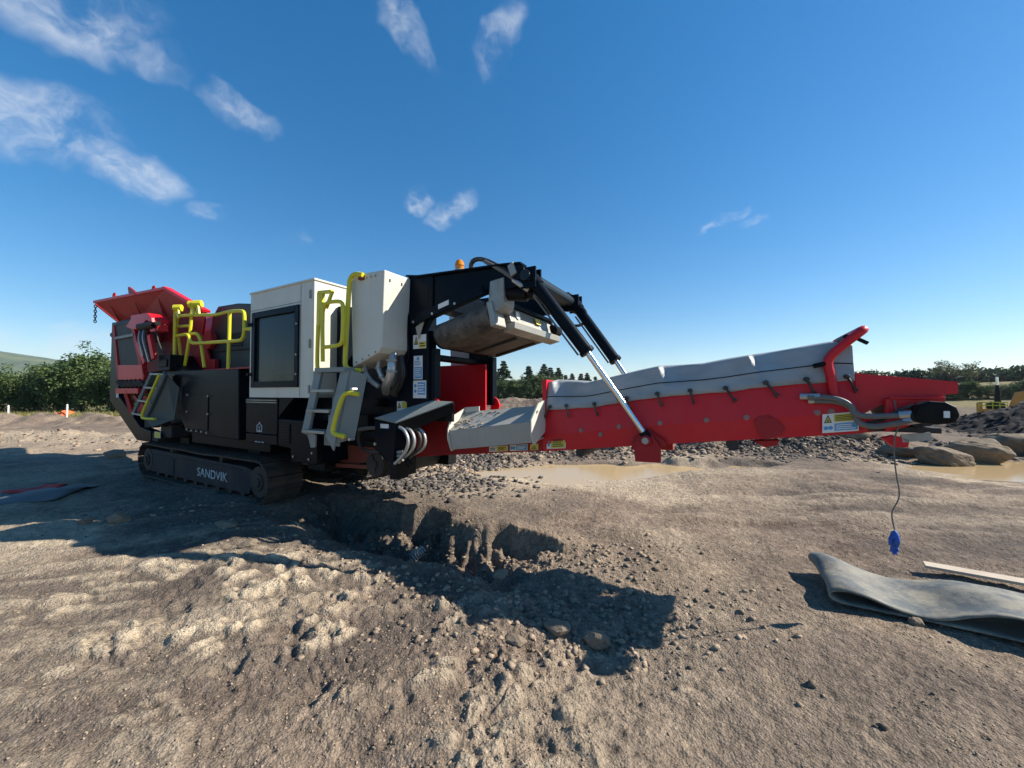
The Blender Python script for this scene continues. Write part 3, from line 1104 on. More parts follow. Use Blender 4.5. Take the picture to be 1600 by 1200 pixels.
V1 = .12
rail([[(-2.98, V1, 2.02), (-3.0, V1, 2.96), (-2.95, V1, 3.02), (-2.88, V1, 3.02)],
      [(-2.84, V1, 2.85), (-2.19, V1, 2.80), (-1.53, V1, 2.73), (-1.13, V1, 2.75), (-.80, V1, 2.72), (-.70, V1, 2.70), (-.68, V1, 2.60), (-.68, V1, 2.40), (-.72, V1, 2.29), (-.85, V1, 2.28), (-2.25, V1, 2.33), (-2.38, V1, 2.36), (-2.46, V1, 2.48), (-2.56, V1, 2.51), (-2.97, V1, 2.51)],
      [(-1.11, V1, 2.76), (-1.12, V1, 1.87)], [(-.68, V1, 2.44), (-.30, V1 + .05, 2.42)]])
Q = .21
rail([[(-3.24, Q, 2.0), (-3.16, Q, 2.92), (-2.97, Q, 3.03)], [(-2.62, Q, 2.53), (-2.42, Q, 2.53), (-2.30, Q, 2.46), (-2.24, Q, 2.36), (-2.10, Q, 1.93)],
      [(-3.08, Q, 2.50), (-2.93, Q, 1.95)], [(-2.58, Q, 3.03), (-2.66, Q, 2.46), (-2.84, Q, 1.93)],
      [(-3.16, Q, 2.70), (-2.62, Q, 2.68)]])
for u, v in ((-2.86, .10), (-2.30, .10), (-2.18, .12)):
    m = MB()
    m.cyl((u - .04, v - .03, 2.98), (u + .05, v + .05, 2.99), .06, 10)
    m.bar((u, v, 3.02), (u + .07, v, 2.80), .03, .07)
    part(m, 'gate_hinge', 'yellow', bevel=.004)

# ---- cream engine enclosure with the tinted door
m = MB()
c0, c1, vb, w0, w1 = -.27, 1.15, 1.05, 1.45, 2.86
wl, wr, wb, wtp = -.17, .83, 1.61, 2.57
m.box(c0, wl, 0, .06, w0, w1).box(wr, c1, 0, .06, w0, w1).box(wl, wr, 0, .06, w0, wb).box(wl, wr, 0, .06, wtp, w1)
m.box(c0, c0 + .04, .06, vb, w0, w1).box(c1 - .04, c1, .06, vb, w0, w1).box(c0, c1, vb, vb + .04, w0, w1)
m.box(c0, c1, .06, vb, w0, w0 + .04)
cabn = part(m, 'engine_enclosure', 'cream')
m = MB(); m.box(c0 - .015, c1 + .015, -.015, vb + .05, w1, w1 + .028); m.cyl((.35, .15, w1 + .02), (.35, .15, w1 + .07), .035, 10); m.build('roof', 'cream', cabn, bevel=.008)
m = MB()
m.box(wl - .035, wl + .045, -.022, .01, wb - .03, wtp + .03).box(wr - .045, wr + .035, -.022, .01, wb - .03, wtp + .03)
m.box(wl + .045, wr - .045, -.022, .01, wtp - .05, wtp + .03).box(wl + .045, wr - .045, -.022, .01, wb - .03, wb + .05)
df = m.build('door_frame', 'navy', cabn, bevel=.005)
for x0, x1, z0_, z1_ in ((wr + .05, wr + .056, w0 + .01, w1 - .02), (c0 + .01, wr + .05, wtp + .06, wtp + .066)):
    m = MB(); m.box(x0, x1, -.0015, .001, z0_, z1_); m.build('panel_gap', 'ink', cabn)
for w in (2.7, 2.1, 1.55):
    m = MB(); m.cyl((c1 - .07, -.012, w - .05), (c1 - .07, -.012, w + .05), .012, 8); m.build('hinge', 'galv', cabn)
m = MB(); m.box(wl + .03, wr - .03, .012, .020, wb + .03, wtp - .03); m.build('door_pane', 'dark_glass', cabn)
m = MB()
m.box(.02, .75, .3, .9, 1.5, 2.0).box(.15, .7, .35, .8, 2.0, 2.35).cyl((.2, .3, 1.8), (.2, .26, 1.8), .13, 16).box(-.15, .05, .25, .7, 1.5, 2.3).cyl((.45, .4, 2.35), (.45, .4, 2.7), .07, 12)
m.box(-.1, .7, .2, .3, 1.78, 1.84)
m.build('engine', 'navy_light', cabn, bevel=.01)
for w in (2.44, 1.76):
    m = MB(); m.box(wl - .09, wl - .01, -.035, -.0, w - .02, w + .02).cyl((wl - .07, -.05, w), (wl - .07, -.01, w), .02, 8); m.build('latch', 'black', cabn)
for w in (2.36, 1.98, 1.74):
    m = MB(); m.cyl((wr + .01, -.035, w), (wr + .01, -.0, w), .012, 8); m.build('door_stud', 'bolt', cabn)

# ---- lower lockers under the enclosure
m = MB(); m.box(-.47, .30, .06, .6, .955, 1.44).box(-.47, .30, .062, .6, .82, .945)
lk = part(m, 'battery_locker', 'navy', bevel=.008)
for w in (1.405, 1.375):
    m = MB(); m.box(-.46, .29, .048, .06, w, w + .012); m.build('trim_strip', 'galv', lk)
m = MB().mat('lettering')
for seg in (((-.17, 1.07), (-.17, .985)), ((-.05, 1.07), (-.05, .985)), ((-.17, .985), (-.05, .985)), ((-.17, 1.07), (-.13, 1.08)), ((-.05, 1.07), (-.09, 1.08)), ((-.13, 1.08), (-.11, 1.11)), ((-.09, 1.08), (-.11, 1.11)), ((-.14, 1.05), (-.08, 1.05)), ((-.12, 1.04), (-.10, 1.01)), ((-.14, 1.0), (-.08, 1.0))):
    m.bar((seg[0][0], .055, seg[0][1]), (seg[1][0], .055, seg[1][1]), .008, .010)
for u in (-.19, -.11, -.03):
    m.box(u - .025, u + .02, .055, .061, .835, .848)
e_ = m.build('emblem', None, lk); e_['label'] = 'small white battery-shaped pictogram'
m = MB(); m.prism([(.33, 1.17), (1.05, 1.16), (1.12, .64), (.62, .64), (.60, .80), (.33, .82)], .06, .6)
lb = part(m, 'tool_locker', 'navy', bevel=.01)
m = MB(); m.box(.37, .60, .05, .06, .86, 1.12); m.build('vent_panel', 'black', lb, bevel=.004)
m = MB()
for k in range(6):
    m.box(.39, .58, .044, .05, .885 + k * .038, .897 + k * .038)
m.build('vent_slats', 'navy', lb)
for u, w in ((.68, .71), (1.0, .70), (1.06, .78)):
    m = MB(); m.cyl((u, .045, w), (u, .07, w), .014, 8); m.build('bolt', 'bolt', lb)
m = MB(); m.box(1.06, 1.16, .05, .12, .66, .86); m.build('bracket', 'black', lb, bevel=.005)
m = MB(); m.prism([(.32, 1.2), (.65, 1.45), (.32, 1.45)], .07, .12); m.box(-.5, 1.9, .4, .5, .9, 1.45); part(m, 'recess_plate', 'navy')

# ---- main ladder
def pl(u, w, v): return (u, v, w)


m = MB()
m.bar((1.45, -.12, 1.77), (1.33, -.20, 1.05), .035, .12, (1, 0, 0))
m.plate([(1.86, -.14, 1.76), (1.99, -.14, 1.75), (1.88, -.22, .98), (1.72, -.22, 1.05)], .03)
m.plate([(1.99, -.13, 1.75), (2.06, .02, 1.70), (1.96, -.05, 1.02), (1.88, -.21, .98)], .02)
m.plate([(1.33, -.20, 1.09), (1.52, -.20, 1.05), (1.50, -.19, .91), (1.42, -.19, .90), (1.38, -.19, 1.0)], .02)
m.plate([(1.72, -.225, 1.06), (1.88, -.225, .99), (1.86, -.225, .90)], .02)
m.bar((1.44, -.1, 1.76), (1.95, -.1, 1.755), .16, .05)
ld = part(m, 'ladder', 'grey_steel', bevel=.004)
for k, w in enumerate((1.53, 1.31, 1.085)):
    t = (1.76 - w) / .7
    u0, u1, v = 1.45 - .12 * t, 1.86 - .14 * t, -.14 - .07 * t
    m = MB(); m.bar((u0, v + .03, w), (u1, v + .03, w), .15, .032); m.build('rung', 'galv', ld, bevel=.003)
    m = MB(); m.box(u0 + .1, u1 - .02, v + .16, v + .17, w - .17, w - .05); m.build('back_plate', 'grey_steel', ld)
m = MB(); m.tube([(2.16, -.16, 1.49), (2.05, -.22, 1.515), (1.99, -.24, 1.46), (1.89, -.27, 1.13), (1.92, -.27, 1.08), (2.03, -.22, 1.06)], .024, 8, 2)
m.build('handle', 'yellow', ld, smooth=True)
for u, w in ((2.09, 1.545), (2.06, 1.03), (1.96, 1.04)):
    m = MB(); m.cyl((u, -.2, w), (u, -.14, w), .018, 8); m.build('bolt', 'bolt', ld)
rail([[(1.38, -.10, 2.28), (1.365, -.10, 1.80), (1.40, -.10, 1.77)], [(1.50, -.12, 1.86), (1.48, -.12, 2.38), (1.50, -.12, 2.47), (1.57, -.12, 2.52), (1.75, -.12, 2.51), (1.82, -.12, 2.49), (1.845, -.12, 2.42), (1.84, -.12, 2.12), (1.82, -.12, 2.04), (1.74, -.12, 2.02), (1.50, -.12, 2.02)]], 'safety_gate', .022)
m = MB(); m.bar((1.39, -.10, 2.66), (1.385, -.10, 2.26), .02, .06).bar((1.39, -.10, 2.655), (1.60, -.08, 2.645), .05, .035).bar((1.60, -.08, 2.65), (1.52, -.10, 2.46), .03, .03).box(1.44, 1.47, -.12, -.08, 2.3, 2.64)
part(m, 'gate_spring_bracket', 'yellow', bevel=.004)
rail([[(2.04, -.03, 2.78), (1.93, -.04, 2.81), (1.86, -.05, 2.77), (1.84, -.05, 2.68), (1.785, -.05, 1.86), (1.80, -.05, 1.79), (1.87, -.05, 1.76), (2.0, -.02, 1.75)]], 'grab_rail', .026)

# ---- cream tanks either side of the portal
def tank(v0, v1, near):
    m = MB()
    m.prism([(1.80, 2.82), (2.335, 2.80), (2.30, 1.985), (2.25, 1.93), (1.85, 1.785)], v0, v1)
    o = part(m, 'side_tank', 'cream', bevel=.012)
    if near:
        for t in (.1, .35, .6, .85):
            u, w = 1.87 + .4 * t, 1.83 + .13 * t
            b = MB(); b.cyl((u, v0 - .006, w), (u, v0 + .01, w), .008, 6); b.build('bolt', 'ink', o)
        for v in (.07, .24):
            b = MB(); b.box(2.32, 2.338, v, v + .014, 2.69, 2.72); b.build('slot', 'ink', o)
        for u, mt in ((1.98, 'red_rust'), (2.06, 'bolt'), (2.13, 'bolt'), (2.20, 'bolt')):
            b = MB(); b.cyl((u, v0 - .014, 2.755), (u, v0 + .01, 2.755), .022 if u < 2 else .011, 8); b.build('bolt', mt, o)
        b = MB(); b.bar((1.95, v0 - .01, 2.77), (2.03, v0 - .01, 2.76), .02, .05); b.build('lifting_eye', 'red_rust', o)
    return o


tank(0.0, .38, True)
tank(mir(.38), mir(0.), False)
for pts, r in (([(1.90, .12, 1.82), (1.93, .1, 1.74), (2.0, .12, 1.64), (2.10, .14, 1.58)], .028),
               ([(2.06, .18, 1.88), (2.07, .16, 1.78), (2.13, .16, 1.68), (2.16, .2, 1.62)], .028),
               ([(2.24, .22, 1.95), (2.28, .16, 1.86), (2.30, .14, 1.74), (2.24, .16, 1.64), (2.14, .2, 1.58), (2.05, .3, 1.52)], .048)):
    m = MB()
    m.tube(pts, r, 10, 2)
    q = [Vector(p) for p in pts]
    hp = part(m, 'coolant_pipe', 'silver_hose', smooth=True)
    for a in (q[1], q[2]):
        b = MB(); b.lathe(a - Vector((0, 0, .014)), [(r * 1.05, 0), (r * 1.22, .004), (r * 1.22, .024), (r * 1.05, .028)], 10); b.build('pipe_clamp', 'galv', hp)
m = MB(); m.tube([(2.2, .34, 1.95), (2.26, .34, 1.7), (2.1, .36, 1.5)], .06, 8, 2); part(m, 'drain_pipe', 'hose', smooth=True)

# ---- navy middle frame, portal and magnet gantry
m = MB()
m.prism([(1.2, .95), (2.28, 1.36), (2.62, 1.40), (2.62, 1.30), (2.3, 1.2), (1.9, 1.0)], .42, .5)
m.box(1.3, 2.28, .42, .47, 1.3, 2.0)
m.box(1.16, 1.30, .3, mir(.3), 1.3, 2.6)
m.prism([(2.28, 2.02), (2.28, 1.40), (1.98, 1.52), (2.02, 1.84)], .38, .42)
part(m, 'mid_frame', 'navy', bevel=.008)
for a, b, s in ((.385, .52, -1), (mir(.52), mir(.385), 1)):
    m = MB()
    m.box(2.28, 2.60, a, b, 1.34, 2.82)
    m.box(2.60, 2.66, *sorted((a + .03, b - .0)), 1.34, 2.0)
    q = a if s < 0 else b
    m.tube([(2.30, q + s * .02, 2.80), (2.31, q + s * .02, 2.2), (2.34, q + s * .02, 1.9), (2.26, q + s * .02, 1.75), (2.0, q + s * .02, 1.68)], .014, 6, 2)
    po = part(m, 'portal_post', 'navy', bevel=.008)
m = MB(); m.box(2.32, 2.56, .52, mir(.52), 2.50, 2.76); part(m, 'portal_beam', 'navy', bevel=.01)
m = MB(); m.box(2.30, 2.5, .52, mir(.52), 1.9, 1.96); part(m, 'portal_beam', 'navy', bevel=.01)
arm = [(2.28, 2.83), (2.46, 2.80), (3.08, 2.77), (3.54, 2.75), (3.76, 2.73), (3.85, 2.66), (3.82, 2.54), (3.33, 2.50), (2.62, 2.32), (2.30, 2.32)]
for a, b in ((.40, .44), (mir(.44), mir(.40))):
    m = MB(); m.prism(arm, a, b)
    for p, q in zip(arm[:5], arm[1:5]):
        m.bar((p[0], (a + b) / 2, p[1] + .01), (q[0], (a + b) / 2, q[1] + .01), .13, .02)
    m.prism([(2.60, 2.80), (2.66, 2.80), (2.66, 2.35), (2.60, 2.33)], a - .02, b + .02)
    part(m, 'gantry_arm', 'navy', bevel=.004)
m = MB(); m.bar((2.40, .34, 2.30), (3.36, .33, 2.53), .05, .10); g = part(m, 'guard_beam', 'navy', bevel=.006)
m = MB(); m.plate([(2.80, .310, 2.44), (2.94, .310, 2.475), (2.94, .310, 2.425), (2.80, .310, 2.39)], .006); m.build('label', 'white', g)
for u in (2.45, 2.72, 3.02):
    m = MB(); m.cyl((u, .30, 2.275 + .24 * (u - 2.4)), (u, .33, 2.275 + .24 * (u - 2.4)), .014, 8); m.build('bolt', 'bolt', g)
m = MB(); m.plate([(2.44, .36, 2.24), (2.56, .36, 2.30), (2.48, .36, 2.10)], .015); part(m, 'corner_gusset', 'tray')
m = MB(); m.cyl((3.80, .36, 2.62), (3.80, mir(.36), 2.62), .055, 14).box(3.66, 3.80, .5, mir(.5), 2.585, 2.70).box(3.55, 3.66, .55, mir(.55), 2.56, 2.66)
part(m, 'gantry_cross_beam', 'navy_light', bevel=.006)
for v in (.46, mir(.46)):
    m = MB(); m.cyl((3.72, v - .09, 2.66), (3.72, v + .06, 2.66), .075, 16).box(3.74, 3.90, v - .07, v - .045, 2.50, 2.70).box(3.74, 3.90, v + .045, v + .07, 2.50, 2.70)
    m.cyl((3.84, v - .09, 2.58), (3.84, v + .09, 2.58), .025, 10)
    part(m, 'cylinder_mount', 'navy', bevel=.005)
m = MB(); m.plate([(3.62, .36, 2.73), (3.68, .36, 2.76), (3.72, .36, 2.65), (3.66, .36, 2.62)], .03); part(m, 'bearing_cap', 'galv', bevel=.004)
# beacon
m = MB(); m.lathe((2.98, .44, 2.785), [(.055, 0), (.055, .03), (.048, .035)], 14); be = part(m, 'beacon', 'galv')
m = MB(); m.lathe((2.98, .44, 2.82), [(.046, 0), (.048, .035), (.054, .04), (.05, .05), (.046, .075), (.03, .10), (.0, .106)], 14); m.build('amber_lens', 'amber', be, smooth=True)
m = MB(); m.box(2.90, 3.35, .50, .68, 2.62, 2.745).box(3.0, 3.1, .44, .5, 2.60, 2.7).cyl((3.2, .47, 2.62), (3.45, .47, 2.58), .03, 8).cyl((3.12, .46, 2.7), (3.3, .46, 2.68), .022, 8); part(m, 'valve_block', 'black', bevel=.005)

# ---- overband magnet (tilted 13 degrees)
th = R(13)
ex, ez = math.cos(th), math.sin(th)


def mg(e, v, f):
    return (2.74 + e * ex - f * ez, v, 2.0 + e * ez + f * ex)


def stadium(e0, e1, va, vb, r, m, grow=0.):
    pr = []
    for a in np.linspace(math.pi / 2, 3 * math.pi / 2, 12):
        pr.append((va + (r + grow) * math.cos(a), r + (r + grow) * math.sin(a)))
    for a in np.linspace(-math.pi / 2, math.pi / 2, 12):
        pr.append((vb + (r + grow) * math.cos(a), r + (r + grow) * math.sin(a)))
    n = len(pr)
    vs = [mg(e0, p[0], p[1]) for p in pr] + [mg(e1, p[0], p[1]) for p in pr]
    fs = [list(range(n)), list(range(2 * n - 1, n - 1, -1))] + [(i, (i + 1) % n, (i + 1) % n + n, i + n) for i in range(n)]
    m.add(vs, fs)


m = MB(); stadium(0.0, .70, .48, 1.62, .135, m)
mag = part(m, 'overband_magnet', 'magnet_belt', smooth=True)
m = MB(); stadium(-.035, .0, .49, 1.61, .12, m); m.build('side_plate', 'navy', mag)
for v in (1.02, 1.5):
    m = MB(); p0, p1 = mg(.05, v, -.012), mg(.62, v, -.012); m.bar(p0, p1, .05, .03, (0, 0, 1)); m.build('belt_cleat', 'rubber', mag)
m = MB()
q = [mg(.72, .62, .02), mg(.86, .62, .0), mg(.86, 1.78, .0), mg(.72, 1.78, .02)]
m.add([mg(.70, .60, -.02), mg(.84, .60, -.02), mg(.84, 1.80, -.02), mg(.70, 1.80, -.02), mg(.70, .60, .07), mg(.86, .60, .05), mg(.86, 1.80, .05), mg(.70, 1.80, .07)],
      [(0, 1, 2, 3), (7, 6, 5, 4), (0, 4, 5, 1), (1, 5, 6, 2), (2, 6, 7, 3), (3, 7, 4, 0)])
m.add([mg(.70, .60, .072), mg(.82, .60, .06), mg(.82, 1.70, .06), mg(.70, 1.70, .072), mg(.70, .60, .25), mg(.80, .60, .23), mg(.80, 1.70, .23), mg(.70, 1.70, .25)],
      [(0, 1, 2, 3), (7, 6, 5, 4), (0, 4, 5, 1), (1, 5, 6, 2), (2, 6, 7, 3), (3, 7, 4, 0)])
m.build('end_frame', 'galv', mag, bevel=.006)
m = MB(); m.bar(mg(.80, .58, .255), mg(.80, 1.72, .255), .10, .035); m.build('top_rail', 'navy', mag, bevel=.004)
m = MB()
a_, b_ = mg(.70, .40, .03), mg(.78, .40, .03)
m.add([mg(.70, .36, .0), mg(.77, .36, .0), mg(.77, .56, .0), mg(.70, .56, .0), mg(.70, .36, .26), mg(.77, .36, .26), mg(.77, .56, .26), mg(.70, .56, .26)],
      [(0, 1, 2, 3), (7, 6, 5, 4), (0, 4, 5, 1), (1, 5, 6, 2), (2, 6, 7, 3), (3, 7, 4, 0)])
m.build('bearing_housing', 'galv', mag, bevel=.01)
m = MB(); m.cyl(mg(.822, .76, .15), mg(.83, .76, .15), .045, 14); m.build('round_label', 'white', mag)
m = MB(); m.plate([mg(.835, 1.18, .19), mg(.835, 1.30, .19), mg(.838, 1.30, .12), mg(.838, 1.18, .12)], .006); m.build('yellow_label', 'label_yellow', mag)
m = MB(); m.cyl(mg(.83, 1.66, .12), mg(.83, 1.82, .12), .07, 12).cyl(mg(.80, 1.5, .27), mg(.80, 1.75, .22), .02, 8); m.build('far_bearing', 'black', mag)
# drive cover (U-shaped) and motor
m = MB()
pr = [(3.40, 2.62), (3.56, 2.64), (3.56, 2.40)] + [(3.47 + .09 * math.cos(a), 2.40 + .09 * math.sin(a)) for a in np.linspace(0, -math.pi, 10)][1:-1] + [(3.38, 2.40)]
m.prism(pr, .38, .60)
part(m, 'drive_cover', 'galv', bevel=.008)
m = MB(); m.cyl((3.54, .48, 2.50), (3.76, .50, 2.47), .07, 14).cyl((3.76, .50, 2.47), (3.84, .50, 2.46), .045, 12); part(m, 'magnet_motor', 'black', bevel=.004)
for pts, r, mt in (([(3.22, .47, 2.66), (3.14, .42, 2.76), (3.16, .40, 2.87), (3.28, .40, 2.88), (3.46, .40, 2.78), (3.62, .42, 2.68), (3.74, .44, 2.56), (3.80, .46, 2.48)], .024, 'hose'),
                   ([(3.34, .38, 2.83), (3.55, .38, 2.70), (3.70, .40, 2.58), (3.76, .42, 2.52)], .020, 'hose_grey'),
                   ([(3.66, .40, 2.60), (3.74, .40, 2.54), (3.80, .44, 2.49)], .026, 'silver_hose')):
    m = MB(); m.tube(pts, r, 8, 2); part(m, 'hydraulic_hose', mt, smooth=True)
m = MB(); m.tube([(3.9, 1.6, 2.56), (3.98, 1.6, 2.50), (4.0, 1.6, 2.38), (3.92, 1.6, 2.32), (3.84, 1.58, 2.32)], .018, 6, 2); part(m, 'hydraulic_hose', 'hose', smooth=True)

# ---- lift cylinders
for v0, v1, v2 in ((.46, .55, .63), (mir(.46), mir(.55), mir(.63))):
    m = MB(); p0, p1, p2 = Vector((3.84, v0, 2.58)), Vector((4.35, v1, 1.87)), Vector((4.84, v2, 1.13))
    m.cyl(p0, p1, .060, 16); m.cyl(p1 - (p1 - p0) * .04, p1, .070, 16); m.cyl(p0 - (p1 - p0) * .02, p0 + (p1 - p0) * .08, .075, 14)
    lc = part(m, 'lift_cylinder', 'navy', smooth=True)
    r_ = MB(); r_.cyl(p1, p2, .028, 14); r_.build('piston_rod', 'chrome', lc, smooth=True)
    d_ = (p2 - p1).normalized()
    r_ = MB(); r_.cyl(p2 - d_ * .05, p2 + d_ * .02, .04, 12); r_.build('rod_end', 'black', lc)
    off = Vector((-.065, -.03, -.04))
    r_ = MB(); r_.tube([p0 + off + (p1 - p0) * .15, p0 + off + (p1 - p0) * .97], .010, 6); r_.build('feed_pipe', 'hose_grey', lc)

# ---- red main conveyor
def con(u, k=0):        # bottom edge, crease, top edge heights along the conveyor
    bot = np.interp(u, [1.86, 2.55, 3.81, 4.73, 5.68, 6.25], [.69, .78, .915, 1.035, 1.15, 1.22])
    cre = np.interp(u, [1.86, 3.86, 4.78, 5.72, 6.25], [.92, 1.08, 1.21, 1.31, 1.37])
    top = np.interp(u, [1.86, 2.63, 3.81, 3.86, 4.36, 5.18, 5.71, 6.24], [1.03, 1.26, 1.33, 1.34, 1.39, 1.51, 1.57, 1.645])
    return bot, cre, top


CV0, CV1 = .72, mir(.72)
us = [3.82, 4.36, 4.9, 5.3, 5.72, 6.24]
m = MB()
for v, s in ((CV0, 1), (CV1, -1)):
    for a, b in zip(us[:-1], us[1:]):
        ba, ca, ta = con(a); bb, cb, tb = con(b)
        m.add([(a, v, ba), (b, v, bb), (b, v - s * .012, cb), (a, v - s * .012, ca), (a, v + s * .03, ba), (b, v + s * .03, bb), (b, v + s * .03, cb), (a, v + s * .03, ca)],
              [(0, 1, 2, 3), (7, 6, 5, 4), (0, 4, 5, 1), (2, 6, 7, 3)])
        m.add([(a, v - s * .02, ca), (b, v - s * .02, cb), (b, v + s * .02, tb), (a, v + s * .02, ta), (a, v + s * .04, ca), (b, v + s * .04, cb), (b, v + s * .05, tb), (a, v + s * .05, ta)],
              [(0, 1, 2, 3), (7, 6, 5, 4), (0, 4, 5, 1), (2, 6, 7, 3)])
    # head wing
    m.prism([(6.24, 1.36), (6.24, 1.645), (6.74, 1.575), (6.74, 1.50), (6.66, 1.49), (6.44, 1.47), (6.28, 1.36)], v, v + s * .02)
    m.prism([(6.24, 1.22), (6.24, 1.36), (6.42, 1.36), (6.42, 1.25)], v + s * .003, v + s * .03)
cv = part(m, 'main_conveyor', 'red', fix=True)
m = MB()
for v, s in ((CV0, 1), (CV1, -1)):
    m.prism([(1.80, 1.03), (2.34, 1.225), (2.63, 1.25), (3.815, 1.325), (3.815, .918), (2.55, .78), (1.86, .69)], *sorted((v, v + s * .03)))
m.build('tail_frame', 'red_dull', cv, bevel=.004)
m = MB(); m.prism([(3.74, 1.33), (3.815, 1.335), (3.815, 1.03), (3.74, 1.02)], CV0 - .02, CV0 - .002); m.prism([(3.82, 1.64), (3.865, 1.64), (3.865, 1.33), (3.82, 1.33)], CV0 - .01, CV1 + .01); m.build('end_plate', 'red', cv)
m = MB()
uu = np.linspace(1.9, 6.6, 20)
top = [(u, .5 * (con(u)[1] + con(u)[2]) - .05) for u in uu]
for (a, wa), (b, wb_) in zip(top[:-1], top[1:]):
    m.add([(a, CV0 + .05, wa + .06), (b, CV0 + .05, wb_ + .06), (b, VC, wb_), (a, VC, wa), (a, CV1 - .05, wa + .06), (b, CV1 - .05, wb_ + .06)], [(0, 1, 2, 3), (3, 2, 5, 4)])
m.build('belt', 'rubber', cv)
m = MB(); m.cyl((6.58, CV0 + .03, 1.40), (6.58, CV1 - .03, 1.40), .12, 20); m.build('head_drum', 'rubber', cv, smooth=True)
m = MB(); m.cyl((1.80, .42, .66), (1.80, mir(.42), .66), .165, 22).cyl((1.80, .40, .66), (1.80, .44, .66), .10, 14); m.build('tail_drum', 'rubber', cv, bevel=.006)
m = MB(); m.cyl((1.80, .36, .66), (1.80, .42, .66), .15, 20).cyl((1.80, .345, .66), (1.80, .36, .66), .05, 10).bar((1.76, .352, .78), (1.82, .352, .56), .012, .02); m.build('tail_drum_cap', 'track_steel', cv, bevel=.006)
for u, w in ((4.23, None), (4.59, None), (4.94, None), (5.30, None), (5.58, None), (6.02, None), (6.10, None), (4.42, 1.12)):
    ww = w if w else con(u)[1] + .018
    m = MB(); m.cyl((u, CV0 - .022, ww), (u, CV0 + .02, ww), .021, 12); m.cyl((u, CV0 - .034, ww), (u, CV0 - .022, ww), .012, 6); m.build('idler_bolt', 'bolt_dull', cv)
m = MB()
sd = [(5.63, 1.28), (5.66, 1.325), (5.73, 1.335), (5.80, 1.28), (5.825, 1.23), (5.80, 1.185), (5.71, 1.15), (5.67, 1.17)]
m.prism(sd, CV0 - .03, CV0 - .014); m.cyl((5.735, CV0 - .04, 1.315), (5.735, CV0 - .02, 1.315), .012, 8); m.build('access_flap', 'red_dull', cv, bevel=.003)
m = MB(); m.prism([(5.63, 1.12), (5.80, 1.14), (5.78, 1.10), (5.70, 1.08)], CV0 + .05, CV0 + .2); m.build('roller_bracket', 'red_dull', cv)
for u, w in ((5.48, 1.09), (4.2, .93)):
    m = MB(); m.cyl((u, CV0 + .03, w), (u, CV1 - .03, w), .045, 10); m.build('return_roller', 'rubber', cv)
for s, v in ((1, CV0), (-1, CV1)):
    m = MB()
    a = [(4.745, .91), (4.735, 1.05), (4.77, 1.13), (4.83, 1.165), (4.89, 1.15), (4.955, 1.04), (4.955, .915)]
    m.prism(a, *sorted((v - s * .10, v - s * .065)))
    m.prism([(4.70, 1.0), (4.72, 1.10), (4.84, 1.20), (4.98, 1.10), (5.0, 1.06)], *sorted((v - s * .06, v - s * .02)))
    m.cyl((4.84, v - s * .14, 1.10), (4.84, v, 1.10), .045, 16)
    fb = m.build('cylinder_foot', 'red_dull', cv, bevel=.006)
m = MB(); m.cyl((4.84, CV0 - .155, 1.10), (4.84, CV0 - .14, 1.10), .028, 14); m.build('pivot_pin', 'galv', cv)
# head drive
m = MB()
m.prism([(6.38, 1.46), (6.42, 1.475), (6.66, 1.49), (6.665, 1.45), (6.52, 1.44), (6.50, 1.29), (6.38, 1.24)], CV0 - .05, CV0 - .01)
m.prism([(6.36, 1.20), (6.42, 1.22), (6.50, 1.20), (6.49, 1.145), (6.42, 1.14)], CV0 - .04, CV0 + .01)
m.box(6.40, 6.66, CV0 - .07, CV0 - .05, 1.462, 1.478)
m.build('drive_bracket', 'red', cv, bevel=.004)
m = MB(); m.bar((6.46, CV0 - .03, 1.20), (6.60, CV0 - .03, 1.225), .02, .05); m.build('scraper_arm', 'galv', cv)
m = MB(); m.box(6.30, 6.66, CV0 + .0, CV1, 1.24, 1.275); m.build('belt_scraper', 'rubber', cv)
m = MB()
pr = [(6.46, 1.36), (6.48, 1.43), (6.53, 1.455), (6.60, 1.45), (6.645, 1.42), (6.66, 1.37), (6.64, 1.325), (6.56, 1.31), (6.47, 1.32)]
m.prism(pr, .47, .60); m.cyl((6.56, .60, 1.38), (6.56, .70, 1.38), .06, 14)
mo = m.build('head_motor', 'black', cv, bevel=.015)
m = MB(); m.box(6.585, 6.61, .462, .470, 1.355, 1.395); m.build('motor_label', 'white', cv)
for pts, r, mt in (([(5.96, .66, 1.475), (6.06, .63, 1.475), (6.13, .61, 1.46), (6.19, .60, 1.42), (6.20, .60, 1.36), (6.26, .60, 1.345), (6.40, .58, 1.355), (6.50, .55, 1.37)], .019, 'hose_grey'),
                   ([(6.0, .67, 1.445), (6.08, .65, 1.45), (6.17, .64, 1.43), (6.22, .63, 1.37), (6.22, .62, 1.30), (6.30, .60, 1.275), (6.40, .58, 1.305), (6.50, .55, 1.335)], .019, 'hose_grey'),
                   ([(6.28, .66, 1.30), (6.36, .63, 1.32), (6.42, .60, 1.39), (6.50, .57, 1.43), (6.58, .54, 1.43)], .012, 'hose'),
                   ([(5.92, .68, 1.478), (6.03, .645, 1.478)], .024, 'silver_hose'), ([(5.97, .69, 1.445), (6.06, .66, 1.45)], .021, 'silver_hose'),
                   ([(6.42, .575, 1.36), (6.51, .545, 1.375)], .026, 'silver_hose'), ([(6.44, .575, 1.32), (6.52, .545, 1.34)], .024, 'silver_hose')):
    m = MB(); m.tube(pts, r, 8, 2 if len(pts) > 2 else 0); m.build('drive_hose', mt, cv, smooth=True)
